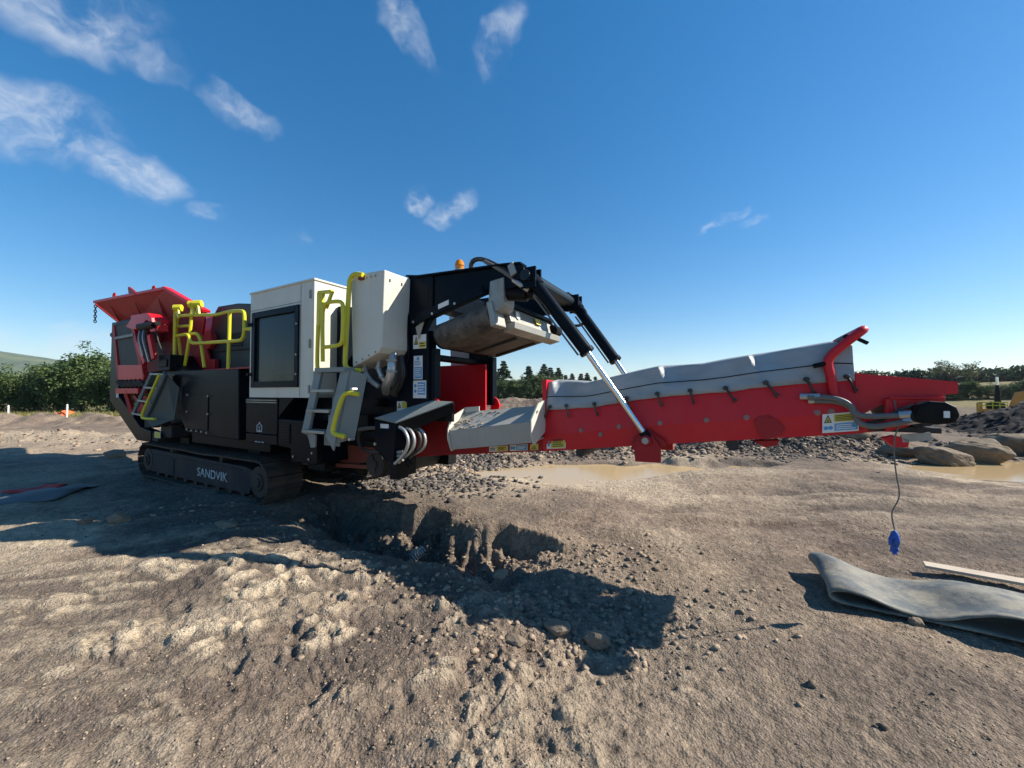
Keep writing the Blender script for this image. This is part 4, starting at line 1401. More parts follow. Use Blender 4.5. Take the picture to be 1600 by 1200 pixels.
m = MB(); m.tube([(6.42, .66, 1.46), (6.435, .655, 1.36), (6.435, .65, 1.27), (6.415, .65, 1.21), (6.41, .65, 1.11), (6.42, .65, .95), (6.435, .65, .85), (6.425, .65, .79), (6.392, .65, .72), (6.395, .65, .66), (6.405, .65, .60)], .0045, 6, 2)
m.build('pull_cord', 'hose_grey', cv, smooth=True)
# bent red hoop over the head of the cover
m = MB(); m.tube([(6.12, .69, 1.44), (6.10, .69, 1.62), (6.08, .69, 1.72), (6.10, .69, 1.775), (6.17, .69, 1.845), (6.27, .69, 1.935), (6.29, .72, 1.95), (6.29, .80, 1.95), (6.29, mir(.80), 1.95), (6.29, mir(.72), 1.95), (6.27, mir(.69), 1.935), (6.17, mir(.69), 1.845), (6.10, mir(.69), 1.775), (6.08, mir(.69), 1.72), (6.10, mir(.69), 1.62), (6.12, mir(.69), 1.44)], .030, 12, 2)
m.build('cover_hoop', 'red', cv, smooth=True)
m = MB(); m.cyl((6.19, .69, 1.90), (6.21, 1.0, 1.91), .02, 8); m.build('cover_pole', 'black', cv)
m = MB(); m.cyl((6.0, .68, 1.70), (6.07, .68, 1.715), .017, 8); m.build('hoop_socket', 'black', cv)
m = MB(); m.bar((6.25, .72, 1.89), (6.31, .72, 1.85), .03, .02); m.build('hoop_clip', 'black', cv)


# tarpaulin cover
def tarp():
    uk = [3.865, 3.92, 4.26, 4.50, 4.92, 5.28, 5.62, 6.14, 6.235]
    tk = [1.615, 1.625, 1.60, 1.65, 1.735, 1.745, 1.80, 1.872, 1.85]
    bk = [3.86, 4.36, 4.66, 4.92, 5.18, 5.44, 5.71, 5.96, 6.24]
    bw = [1.335, 1.375, 1.43, 1.47, 1.495, 1.515, 1.555, 1.575, 1.595]
    hoops = [3.90, 4.92, 5.60]
    U = np.unique(np.concatenate([np.linspace(3.865, 6.235, 120)] + [h + np.linspace(-.02, .16, 24) for h in hoops]))
    prof = np.array([0, .15, .32, .5, .68, .84, .95, 1.0])
    rows = []
    for u in U:
        topw, botw = np.interp(u, uk, tk), np.interp(u, bk, bw) - .005 * abs(math.sin((u - 3.9) * 11))
        row = []
        for k in prof:
            w = botw + (topw - botw) * k
            sag = .018 * math.sin(math.pi * k) * abs(math.sin((u - 3.9) / .68 * math.pi)) + .05 * k * k
            for h in hoops:                       # crease running down-right from each hoop
                dd = (u - h) - .42 * (topw - w)
                amp = max(0, 1 - (topw - w) / .17)
                sag += .075 * amp * float(sm(0.0, .035, np.array(dd))) * float(1 - sm(.10, .34, np.array(dd)))
            row.append((u, CV0 - .012 + sag, w))
        c = .003 * math.sin((u - 3.9) / .34 * math.pi)
        row += [(u, CV0 + .16, topw + .02 + c), (u, VC, topw + .025 + c), (u, CV1 - .16, topw + .02 + c)]
        for k in prof[::-1]:
            row.append((u, CV1 + .012 - .05 * k * k, botw + (topw - botw) * k))
        rows.append(row)
    n = len(rows[0])
    m = MB()
    m.add([p for r in rows for p in r], [(i * n + j, (i + 1) * n + j, (i + 1) * n + j + 1, i * n + j + 1) for i in range(len(rows) - 1) for j in range(n - 1)])
    o = m.build('tarpaulin_cover', 'tarp', cv, smooth=False)
    o.data.polygons.foreach_set('use_smooth', np.ones(len(o.data.polygons), bool))
    s = o.modifiers.new('solid', 'SOLIDIFY'); s.thickness = .004
    # stitched seam
    q = MB(); q.tube([(u, CV0 - .018 + .018 * .95 * abs(math.sin((u - 3.9) / .68 * math.pi)) + .012, .5 * (np.interp(u, uk, tk) + np.interp(u, bk, bw)) - .01) for u in np.linspace(3.87, 6.23, 60)], .0035, 4)
    q.build('seam', 'black', cv)
    for u in (3.905, 4.08, 4.36, 4.66, 4.92, 5.18, 5.44, 5.71, 5.96, 6.19):
        w = np.interp(u, bk, bw) + .03
        q = MB(); q.lathe((u, CV0 - .02, w - .018), [(.004, 0), (.016, .006), (.02, .018), (.016, .03), (.004, .036)], 10)
        du = random.uniform(.02, .07) * (1 if u > 4 else -1)
        q.tube([(u, CV0 - .022, w), (u + du * .6, CV0 - .04, w - .06), (u + du, CV0 - .028, w - .115)], .0085, 6, 1)
        q.tube([(u + du * .7, CV0 - .036, w - .075), (u + du * 1.3, CV0 - .03, w - .10)], .006, 5)
        q.build('bungee_tie', 'hose', cv, smooth=True)


tarp()

# ---- grey chute under the magnet
m = MB()
fb0, fb1 = (2.86, .70, 1.285), (3.80, .70, 1.375)
cr0, cr1 = (2.87, .42, 1.10), (3.84, .42, 1.232)
bo0, bo1 = (2.87, .47, .905), (3.84, .47, 1.04)
m.plate([fb0, fb1, cr1, cr0], .012).plate([cr0, cr1, bo1, bo0], .012).plate([bo0, bo1, (3.84, .70, 1.06), (2.87, .70, .92)], .012)
ch = part(m, 'tramp_metal_chute', 'tray')
m = MB(); m.plate([(2.86, .40, 1.12), (2.86, .46, 1.25), (2.86, .715, 1.34), (2.86, .715, .93), (2.86, .46, .885), (2.86, .40, 1.02)], .014)
m.plate([(2.865, .70, 1.25), (2.865, .70, 1.345), (3.06, .70, 1.36), (3.06, .70, 1.27)], .012); m.build('end_plate', 'cream', ch)
m = MB(); m.plate([(3.845, .40, 1.25), (3.845, .55, 1.40), (3.845, .715, 1.44), (3.845, .715, 1.12), (3.845, .46, 1.01), (3.845, .40, 1.10)], .014); m.cyl((3.84, .52, 1.33), (3.87, .52, 1.33), .012, 8); m.build('end_plate', 'cream', ch)
m = MB()
for k in range(60):
    t, s = random.random() ** 1.6 * .55, random.random()
    p = Vector(fb0).lerp(Vector(fb1), t).lerp(Vector(cr0).lerp(Vector(cr1), t), s)
    r = random.uniform(.008, .022)
    m.add([p + Vector((r * a, r * b, r * .6 * c + .008)) for a, b, c in ((1, 0, 0), (0, 1, 0), (-1, 0, 0), (0, -1, 0), (0, 0, 1))], [(0, 1, 4), (1, 2, 4), (2, 3, 4), (3, 0, 4)])
o = m.build('dirt_in_chute', 'rubble', ch); o['kind'] = 'stuff'

# ---- red skirts inside the portal
m = MB(); m.box(1.30, 2.60, 1.52, 1.55, 1.16, 1.90); m.box(1.3, 1.34, .55, 1.5, 1.2, 1.9); part(m, 'rear_skirt', 'red', bevel=.004)
for v in (.44, mir(.44)):
    m = MB()
    pr = [(2.60, 1.22), (2.60, 1.46)] + [(2.62 + .12 * math.sin(a), 1.34 + .12 * math.cos(a)) for a in np.linspace(0, math.pi, 10)]
    m.prism(pr, v - .012, v + .012); m.box(2.60, 2.74, v, v + .08, 1.33, 1.345)
    m.cyl((2.655, v - .03, 1.29), (2.655, v + .03, 1.29), .012, 8); m.cyl((2.62, v - .03, 1.28), (2.62, v + .03, 1.28), .012, 8)
    part(m, 'pivot_flange', 'red', bevel=.003)

# ---- hydraulic box with sloping guard and hoses
m = MB(); m.prism([(2.09, 1.215), (2.42, 1.175), (2.38, .80), (2.30, .78), (2.09, .90)], .10, .36)
hb = part(m, 'hydraulic_box', 'navy', bevel=.008)
m = MB(); m.plate([(2.42, .09, 1.19), (2.10, .09, 1.23), (2.62, .42, 1.42), (2.92, .42, 1.41)], .015); m.build('guard_plate', 'grey_steel', hb, bevel=.003)
m = MB(); m.plate([(2.42, .1, 1.18), (2.92, .42, 1.40), (2.92, .44, 1.30), (2.5, .2, 1.10)], .012); m.box(2.1, 2.9, .42, .46, 1.2, 1.40); m.build('guard_side', 'black', hb)
m = MB(); m.box(2.19, 2.31, .092, .099, 1.13, 1.175); m.build('label', 'white', hb)
m = MB(); m.cyl((2.115, .08, .955), (2.115, .11, .955), .016, 8); m.build('bolt', 'bolt', hb)
m = MB(); m.box(2.26, 2.38, .16, .32, .58, .80).cyl((2.36, .2, .9), (2.50, .24, .72), .03, 8); m.build('foot', 'black', hb, bevel=.006)
for k, (dv, mt) in enumerate(((.12, 'silver_hose'), (.18, 'silver_hose'), (.24, 'hose'), (.28, 'silver_hose'))):
    m = MB(); b = .03 * k
    m.tube([(2.44, dv, 1.15), (2.52 + b, dv, 1.12), (2.58 + b, dv, 1.02), (2.54 + b, dv, .90), (2.44, dv, .80 + b * .3), (2.38, dv, .76)], .017, 8, 2); m.build('hose', mt, hb, smooth=True)
m = MB()
for w in (.84, .88, .80):
    m.cyl((2.40, .14, w), (2.48, .14, w + .01), .018, 8)
m.build('fitting', 'galv', hb)
m = MB(); m.tube([(2.1, .2, 1.12), (1.9, .18, 1.11), (1.72, .2, 1.08)], .022, 8, 1); part(m, 'hydraulic_hose', 'hose_grey', smooth=True)
m = MB(); m.tube([(1.70, .22, 1.06), (1.68, .22, .95), (1.74, .22, .86), (1.9, .22, .83), (2.1, .24, .86)], .02, 8, 2); part(m, 'hydraulic_hose', 'hose', smooth=True)
m = MB(); m.box(1.5, 2.1, .40, .9, .95, 1.35).cyl((1.75, .3, 1.0), (2.05, .3, 1.0), .06, 10).cyl((1.9, .28, 1.4), (1.9, .4, 1.4), .05, 10).box(1.3, 1.75, .3, .5, 1.05, 1.25); part(m, 'hydraulic_pump', 'black', bevel=.01)


# ---- warning labels
def decal(name, o, U, Wv, layout, label, parent=ROOT, nrm=(0, -1, 0)):
    """flat printed label: o origin (lower-left), U and Wv edge vectors, layout = (mat, x0, x1, y0, y1) fractions"""
    o, U, Wv, n = Vector(o), Vector(U), Vector(Wv), Vector(nrm)
    m = MB()

    def quad(x0, x1, y0, y1, k):
        m.add([o + U * x + Wv * y + n * k for x, y in ((x0, y0), (x1, y0), (x1, y1), (x0, y1))], [(0, 1, 2, 3)])
    m.mat('white')
    m.plate([o, o + U, o + U + Wv, o + Wv], .003)
    for it in layout:
        if it[0] == 'tri':
            _, x0, x1, y0, y1 = it
            xm = (x0 + x1) / 2
            m.mat('ink')
            m.add([o + U * x + Wv * y + n * .0032 for x, y in ((x0, y0), (x1, y0), (xm, y1))], [(0, 1, 2)])
            a, b = (x1 - x0) * .17, (y1 - y0) * .11
            m.mat('label_yellow')
            m.add([o + U * x + Wv * y + n * .0042 for x, y in ((x0 + a, y0 + b), (x1 - a, y0 + b), (xm, y1 - 2.2 * b))], [(0, 1, 2)])
            m.mat('ink')
            m.add([o + U * x + Wv * y + n * .0052 for x, y in ((x0 + 2 * a, y0 + 1.6 * b), (x1 - 2 * a, y0 + 1.6 * b), (xm, y0 + 4.5 * b))], [(0, 1, 2)])
        elif it[0] == 'disc':
            _, cx, cy, r = it
            m.mat('label_blue')
            lu, lw = U.length, Wv.length
            m.add([o + U * (cx + r / lu * math.cos(a)) + Wv * (cy + r / lw * math.sin(a)) + n * .0034 for a in np.linspace(0, 2 * math.pi, 14, endpoint=False)], [list(range(14))])
        elif it[0] == 'lines':
            _, mt, x0, x1, y0, y1, k = it
            m.mat(mt)
            for q in range(k):
                y = y0 + (y1 - y0) * (q + .5) / k
                hgt = (y1 - y0) / k * .22
                e = x1 - (x1 - x0) * random.choice((0, .05, .2, .1))
                quad(x0, e, y - hgt, y + hgt, .0046)
        else:
            mt, x0, x1, y0, y1 = it
            m.mat(mt); quad(x0, x1, y0, y1, .0032)
    ob = m.build(name, None, parent, fix=False)
    ob['label'] = label
    return ob


cw_ = lambda u: .12 * (u)      # conveyor slope
decal('warning_label', (6.045, CV0 - .026, 1.215), (.20, 0, .027), (.003, 0, .135),
      [('tri', .04, .27, .52, .95), ('label_yellow', .32, .97, .55, .94), ('lines', 'ink', .36, .9, .58, .9, 4), ('disc', .10, .25, .014), ('disc', .23, .25, .014), ('label_blue', .34, .97, .08, .46), ('lines', 'white', .38, .92, .12, .42, 3)],
      'white, yellow and blue warning label by the drive hoses', cv)
decal('warning_label', (3.865, CV0 - .004, .945), (.20, 0, .022), (.004, 0, .128),
      [('label_yellow', .24, .97, .05, .95), ('lines', 'ink', .32, .9, .12, .9, 6), ('disc', .11, .3, .014), ('disc', .11, .62, .014)],
      'faded yellow text label at the tail of the red side panel', cv)
decal('warning_label', (3.18, CV0 - .004, .865), (.235, 0, .026), (0, 0, .058), [('label_yellow', .42, .98, .06, .94), ('lines', 'ink', .05, .36, .2, .8, 2), ('lines', 'ink', .48, .9, .15, .85, 3)], 'yellow and white label below the chute', cv)
decal('warning_label', (3.44, CV0 - .004, .893), (.21, 0, .025), (0, 0, .062), [('label_blue', .36, .98, .08, .92), ('disc', .1, .5, .018), ('disc', .24, .5, .018), ('lines', 'white', .42, .9, .2, .8, 3)], 'blue and white label below the chute', cv)
decal('warning_label', (3.68, CV0 - .004, .918), (.09, 0, .011), (0, 0, .062), [('label_yellow', .02, .98, .02, .98), ('tri', .14, .86, .12, .9)], 'small yellow triangle label below the chute', cv)
decal('warning_label', (2.39, .380, 1.66), (.13, 0, 0), (0, 0, .26), [('disc', .5, .88, .02), ('lines', 'label_blue', .12, .9, .58, .8, 3), ('label_blue', .1, .95, .04, .52), ('lines', 'white', .16, .88, .1, .48, 5)], 'tall blue and white notice on the portal post')
decal('warning_label', (2.385, .380, 1.45), (.19, 0, 0), (0, 0, .195), [('label_blue', .36, .95, .2, .9), ('lines', 'white', .4, .9, .26, .84, 4), ('disc', .18, .7, .02), ('disc', .18, .4, .02)], 'wide blue and white notice low on the portal post')
decal('warning_label', (2.38, .381, 2.00), (.19, 0, 0), (0, 0, .155), [('tri', .06, .42, .3, .92), ('label_yellow', .48, .98, .04, .5), ('lines', 'ink', .52, .94, .1, .44, 2)], 'warning triangle label on the portal post')
decal('warning_label', (2.10, .415, 1.25), (.28, 0, .01), (0, 0, .16), [('tri', .04, .24, .5, .94), ('label_yellow', .3, .98, .5, .95), ('disc', .12, .22, .02), ('label_blue', .34, .8, .06, .42)], 'yellow and blue label above the hydraulic box')
decal('label_plate', (-5.62, .09, 1.42), (.13, 0, 0), (0, 0, .15), [('lines', 'label_blue', .1, .9, .1, .9, 4)], 'small pale label on the feeder frame')
decal('label_plate', (-3.66, .09, .70), (.26, 0, 0), (0, 0, .11), [('label_yellow', .05, .95, .05, .95)], 'pale yellow plate above the track')

# ------------------------------------------------------------------ things on the ground
TAU = 2 * math.pi


def belt_strip():
    root = Vector((2.27, 2.75, 0)); sd = Vector((.857, -.515, 0)); td = Vector((.515, .857, 0))
    prof = [(2.6, .03), (1.9, .022), (1.2, .03), (.6, .022), (.2, .02), (.07, .02), (.0, .045), (-.03, .09), (.0, .135), (.06, .15), (.13, .14), (.22, .105), (.32, .062), (.42, .04), (.5, .042), (.58, .07), (.67, .13), (.76, .185), (.86, .215), (.98, .215), (1.1, .185), (1.25, .12), (1.42, .06), (1.7, .045), (2.1, .05), (2.6, .09)]
    p = [Vector((a, b, 0)) for a, b in prof]
    for _ in range(2):
        q = [p[0]]
        for a, b in zip(p[:-1], p[1:]):
            q += [a * .75 + b * .25, a * .25 + b * .75]
        p = q + [p[-1]]
    n = len(p); rows = []
    W = .64
    for k in range(15):
        t = k / 14
        for c in p:
            z = (.02 + (c.y - .02) * .68) * (1 + .35 * t * max(0, 1 - c.x * 2) - .30 * t * min(1, max(0, c.x - .4) * 2)) + .012 * math.sin(t * 9 + c.x * 3) * min(1, c.y * 8)
            s = c.x + .10 * t * (1 - t) - .04 * t * math.cos(c.x * 2)
            g = root + sd * s + td * (W * t)
            rows.append((g.x, g.y, z + .012))
    zz = hzv(rows)
    rows = [(r_[0], r_[1], r_[2] + .25 * q_) for r_, q_ in zip(rows, zz)]
    m = MB()
    m.add(rows, [(k * n + i, k * n + i + 1, (k + 1) * n + i + 1, (k + 1) * n + i) for k in range(14) for i in range(n - 1)])
    o = m.build('conveyor_belt_offcut', 'belt_dusty')
    o.data.polygons.foreach_set('use_smooth', np.ones(len(o.data.polygons), bool))
    s = o.modifiers.new('solid', 'SOLIDIFY'); s.thickness = .011; s.offset = 0
    tag(o, 'dusty grey-black strip of conveyor belt lying folded in waves on the dirt', 'belt')


belt_strip()

# pale board behind the belt strip
m = MB()
bd = (Vector((3.50, 3.30, .05)), Vector((4.35, 2.62, .07)))
m.bar(bd[0], bd[1], .12, .022)
o = m.build('wooden_board', 'timber', bevel=.003)
tag(o, 'pale weathered board lying beyond the folded belt strip', 'board')

# blue glove tied to the pull cord
def glove():
    me = bpy.data.meshes.new('glove'); bm = bmesh.new()
    L = ROOT.matrix_basis
    base = Vector((6.405, .65, .60))
    pts, rad, edges = [], [], []

    def node(p, r, par=None):
        pts.append(p); rad.append(r)
        if par is not None: edges.append((par, len(pts) - 1))
        return len(pts) - 1
    a = node((0, 0, 0), .022); b = node((.004, 0, -.035), .030, a); c = node((.006, .0, -.075), .036, b)
    for k, (dx, ln) in enumerate(((-.015, .055), (-.005, .075), (.006, .07), (.014, .05))):
        f = node((dx * .9, .004, -.095), .012, c); g = node((dx * 1.15, .006 + .01 * k, -.095 - ln * .55), .0105, f); node((dx * 1.2, .012, -.095 - ln), .0085, g)
    f = node((-.026, -.012, -.055), .013, b); node((-.030, -.018, -.10), .010, f)
    me.from_pydata([base + Vector(p) for p in pts], edges, [])
    me.materials.append(MATS['glove_blue'])
    o = bpy.data.objects.new('work_glove', me); COL.objects.link(o)
    o.location = ROOT.location; o.rotation_euler = ROOT.rotation_euler
    sk = o.modifiers.new('skin', 'SKIN'); sk.use_smooth_shade = True
    for i, v in enumerate(me.skin_vertices[0].data):
        v.radius = (rad[i], rad[i] * .6); v.use_root = (i == 0)
    o.modifiers.new('sub', 'SUBSURF').levels = 1
    bm.free()
    tag(o, 'blue work glove hanging from the cord under the conveyor head', 'glove')


glove()

# rubber mat on the left, with a red plastic rag beside it
def sheet(name, corners, mat, label, cat, amp=.012, n=14, z=.02):
    c = [Vector(q) for q in corners]
    vs = []
    for i in range(n):
        for j in range(n):
            a, b = i / (n - 1), j / (n - 1)
            p = c[0].lerp(c[1], a).lerp(c[3].lerp(c[2], a), b)
            vs.append((p.x, p.y, z + amp * (1 + math.sin(a * 7 + b * 4) + math.sin(b * 9 - a * 3))))
    zz = hzv(vs); vs = [(p[0], p[1], p[2] + q) for p, q in zip(vs, zz)]
    m = MB(); m.add(vs, [(i * n + j, (i + 1) * n + j, (i + 1) * n + j + 1, i * n + j + 1) for i in range(n - 1) for j in range(n - 1)])
    o = m.build(name, mat)
    o.data.polygons.foreach_set('use_smooth', np.ones(len(o.data.polygons), bool))
    s = o.modifiers.new('solid', 'SOLIDIFY'); s.thickness = .014
    return tag(o, label, cat)


sheet('rubber_mat', [(-7.9, 5.05, 0), (-6.62, 5.62, 0), (-6.95, 6.62, 0), (-8.3, 5.95, 0)], 'mat_rubber', 'flat grey rubber mat lying in the shade left of the crusher', 'mat')
sheet('plastic_sheet', [(-8.0, 6.05, 0), (-7.35, 6.25, 0), (-7.5, 6.62, 0), (-8.1, 6.4, 0)], 'red_plastic', 'red plastic sheet beside the grey rubber mat', 'sheet', .02, 10, .03)


def rock(name, c, rx, ry, rz, ang, mat, label, cat, group=None, sub=5, seed=0, flat=.5, k=.34):
    bm = bmesh.new()
    bmesh.ops.create_icosphere(bm, subdivisions=sub, radius=1)
    P = np.array([v.co[:] for v in bm.verts])
    d = 1 + k * (fbm(P[:, 0] * 1.0 + P[:, 2] * .7 + seed * 3.1, P[:, 1] + P[:, 2] * .5 - seed, 1.1, 5, .55, seed) + .2 * vnoise(P[:, 0] * 7 + P[:, 2] * 5, P[:, 1] * 7 - P[:, 2] * 3, seed))
    # facet the boulder with a few cutting planes
    rs = np.random.default_rng(seed)
    P0 = P.copy()
    d = d + .05 * (fbm(P[:, 0] * 3 + P[:, 2] * 2 + seed, P[:, 1] * 3 - P[:, 2] * 2, 1.6, 4, .6, seed + 7))
    for _ in range(11):
        n = rs.normal(size=3); n /= np.linalg.norm(n)
        lim = rs.uniform(.55, .85)
        t = P @ n * d
        over = np.maximum(0, t - lim)
        d = d - over / np.maximum(.3, (P @ n)) * .9
    d = d + .035 * fbm(P[:, 0] * 2 + P[:, 2] * 3.1 + seed, P[:, 1] * 2.7 - P[:, 2] * 2, 3.0, 4, .65, seed + 9)
    ca, sa = math.cos(ang), math.sin(ang)
    for v, s in zip(bm.verts, d):
        x, y, z = v.co.x * s * rx, v.co.y * s * ry, v.co.z * s * rz
        v.co = (x * ca - y * sa, x * sa + y * ca, z)
    me = bpy.data.meshes.new(name); bm.to_mesh(me); bm.free()
    me.polygons.foreach_set('use_smooth', np.full(len(me.polygons), name == 'boulder', bool))
    me.materials.append(MATS[mat])
    o = bpy.data.objects.new(name, me); COL.objects.link(o)
    z = hz(c[0], c[1])
    o.location = (c[0], c[1], max(z, WATER - .05) + rz * flat)
    return tag(o, label, cat, group)


BG = 'boulders at the edge of the right-hand puddle'
rock('boulder', (9.45, 8.45), .52, .34, .30, -.35, 'boulder', 'long rounded tan boulder nearest the puddle, left of the pair', 'boulder', BG, seed=3)
rock('boulder', (10.45, 8.7), .66, .31, .30, -.45, 'boulder', 'long tilted tan boulder right of the nearest one', 'boulder', BG, seed=5)
rock('boulder', (9.35, 9.15), .58, .30, .30, -.1, 'boulder', 'dark-topped boulder behind the two long ones', 'boulder', BG, seed=6)
rock('boulder', (12.5, 9.6), .70, .40, .34, -.25, 'boulder', 'dark boulder at the right edge of the picture', 'boulder', BG, seed=8)
rock('boulder', (11.3, 9.35), .55, .35, .28, -.3, 'boulder', 'small boulder between the long pair and the right edge', 'boulder', BG, seed=9)
rock('boulder', (8.95, 10.3), .75, .36, .24, .0, 'boulder', 'flat brown boulder on the bank below the conveyor head', 'boulder', BG, seed=11)
rock('white_stone', (11.6, 7.15), .16, .14, .12, 0, 'white', 'white lump beside the puddle at the right edge', 'stone', seed=12)
SG = 'loose stones on the dirt'
for (x, y, a, b, c, lab) in ((-3.17, 4.3, .15, .11, .06, 'flat pale stone in the shade in front of the track'), (-4.87, 4.43, .08, .07, .06, 'small white stone left of the dome-shaped one'),
                             (-4.5, 4.42, .17, .12, .09, 'dome-shaped brown stone at the shadow edge'), (.02, 2.46, .10, .06, .035, 'pale flat stone at the front edge of the conveyor shadow'),
                             (.30, 2.62, .13, .09, .06, 'broad grey stone just inside the conveyor shadow'), (.55, 2.50, .10, .08, .06, 'angular grey stone at the shadow front, right of the broad one'),
                             (-.1, 3.38, .07, .06, .05, 'sunlit tan stone between the two shadow bands'), (2.62, 2.52, .045, .04, .035, 'dark clod beside the folded belt'),
                             (-2.55, 3.75, .10, .06, .05, 'tan stone at the left shadow corner'), (-9.2, 8.9, .30, .2, .16, 'rounded brown stone beside the far end of the track')):
    rock('stone', (x, y), a, b, c, random.uniform(-.6, .6), 'stone', lab, 'stone', SG, 3, int(abs(x * 37 + y * 11)) % 90, .35)

# coil spring lying in the trench
m = MB()
ang = np.linspace(0, TAU * 6, 72)
ax = Vector((.75, .55, .35)).normalized()
s1 = ax.cross(Vector((0, 0, 1))).normalized(); s2 = ax.cross(s1)
c0 = Vector((-1.08, 4.12, hz(-1.08, 4.12) + .07))
m.tube([c0 + ax * (.16 * a / (TAU * 6)) + s1 * (.045 * math.cos(a)) + s2 * (.045 * math.sin(a)) for a in ang], .010, 6)
o = m.build('coil_spring', 'galv', smooth=True)
tag(o, 'short grey coil spring lying on the lip of the trench', 'spring')

# orange netting and marker posts far left
for (x, y, w, h, lab) in ((-22.9, 19.0, 1.5, .55, 'heap of orange barrier netting by the white marker post'), (-25.2, 16.6, 2.0, .25, 'low strip of orange netting at the left edge')):
    vs = []; n = 12
    for i in range(n):
        for j in range(5):
            a, b = i / (n - 1), j / 4
            vs.append((x + (a - .5) * w, y + .2 * math.sin(a * 9 + b * 5) + b * .3, hz(x, y) + h * .7 * b * (.3 + .7 * a) * (1 + .25 * math.sin(a * 17)) + .03))
    m = MB(); m.add(vs, [(i * 5 + j, (i + 1) * 5 + j, (i + 1) * 5 + j + 1, i * 5 + j + 1) for i in range(n - 1) for j in range(4)])
    o = m.build('barrier_netting', 'orange_net'); tag(o, lab, 'netting', 'orange netting along the verge')
    s = o.modifiers.new('solid', 'SOLIDIFY'); s.thickness = .02
for x, y, lab in ((-22.1, 19.1, 'white marker post beside the orange netting'), (-26.2, 20.0, 'white marker post at the far left of the verge')):
    m = MB(); z = hz(x, y); m.lathe((x, y, z), [(.035, 0), (.035, .62), (.02, .66)], 8)
    o = m.build('marker_post', 'white'); tag(o, lab, 'post', 'marker posts on the verge')


# ------------------------------------------------------------------ rubble (uncountable)
def rubble(name, n, sampler, rmin, rmax, mat, label, pw=2.5, low=False):
    if low:
        base = np.array([(1, 0, 0), (-1, 0, 0), (0, 1, 0), (0, -1, 0), (0, 0, 1), (0, 0, -1)], float)
        fc = np.array([(0, 2, 4), (2, 1, 4), (1, 3, 4), (3, 0, 4), (2, 0, 5), (1, 2, 5), (3, 1, 5), (0, 3, 5)])
    else:          # chipped block: a cube with unequal corners
        base = np.array([(-1, -1, -1), (1, -1, -1), (1, 1, -1), (-1, 1, -1), (-1, -1, 1), (1, -1, 1), (1, 1, 1), (-1, 1, 1)], float) * .72
        fc = np.array([(0, 2, 1), (0, 3, 2), (4, 5, 6), (4, 6, 7), (0, 1, 5), (0, 5, 4), (1, 2, 6), (1, 6, 5), (2, 3, 7), (2, 7, 6), (3, 0, 4), (3, 4, 7)])
    nb = len(base)
    xy = sampler(n)
    n = len(xy)
    z = height(xy[:, 0], xy[:, 1])
    r = rmin + (rmax - rmin) * rng.random(n) ** pw
    V = base[None] * (1 + rng.uniform(-.45, .30, (n, nb, 3)))
    tl = rng.uniform(-.6, .6, n)[:, None]
    V = np.stack([V[..., 0] * np.cos(tl) - V[..., 2] * np.sin(tl), V[..., 1], V[..., 0] * np.sin(tl) + V[..., 2] * np.cos(tl)], -1)
    a = rng.uniform(0, TAU, n)
    sx, sy, sz = rng.uniform(.7, 1.4, n), rng.uniform(.6, 1.1, n), rng.uniform(.4, .85, n)
    X, Y, Z = V[..., 0] * (r * sx)[:, None], V[..., 1] * (r * sy)[:, None], V[..., 2] * (r * sz)[:, None]
    ca, sa = np.cos(a)[:, None], np.sin(a)[:, None]
    P = np.stack([X * ca - Y * sa + xy[:, :1], X * sa + Y * ca + xy[:, 1:2], Z + (z + r * sz * .05)[:, None]], -1).reshape(-1, 3)
    F = (fc[None] + (np.arange(n) * nb)[:, None, None]).reshape(-1, 3)
    me = bpy.data.meshes.new(name)
    me.vertices.add(len(P)); me.vertices.foreach_set('co', P.ravel())
    me.loops.add(F.size); me.loops.foreach_set('vertex_index', F.ravel().astype(np.int32))
    me.polygons.add(len(F)); me.polygons.foreach_set('loop_start', (np.arange(len(F)) * 3).astype(np.int32))
    me.update(calc_edges=True)
    me.materials.append(MATS[mat])
    o = bpy.data.objects.new(name, me); COL.objects.link(o)
    return tag(o, label, 'rubble', kind='stuff')


def g(cx, cy, rx, ry, ang=0.):
    def f(n):
        p = rng.normal(size=(n, 2)) * (rx, ry)
        ca, sa = math.cos(ang), math.sin(ang)
        return np.stack([p[:, 0] * ca - p[:, 1] * sa + cx, p[:, 0] * sa + p[:, 1] * ca + cy], 1)
    return f


def dry(p):
    return p[masks(p[:, 0], p[:, 1]) < .35]


def mixs(*parts):
    def f(n):
        tot = sum(w for w, _ in parts)
        return dry(np.concatenate([s(int(n * w / tot)) for w, s in parts]))
    return f


def wide(n):
    d = 1.15 * (12 / 1.15) ** rng.random(n); a = np.radians(rng.uniform(-62, 62, n))
    p = np.stack([d * np.sin(a), d * np.cos(a)], 1)
    return p[fbm(p[:, 0], p[:, 1], .8, 3, .5, 31) > -.08]


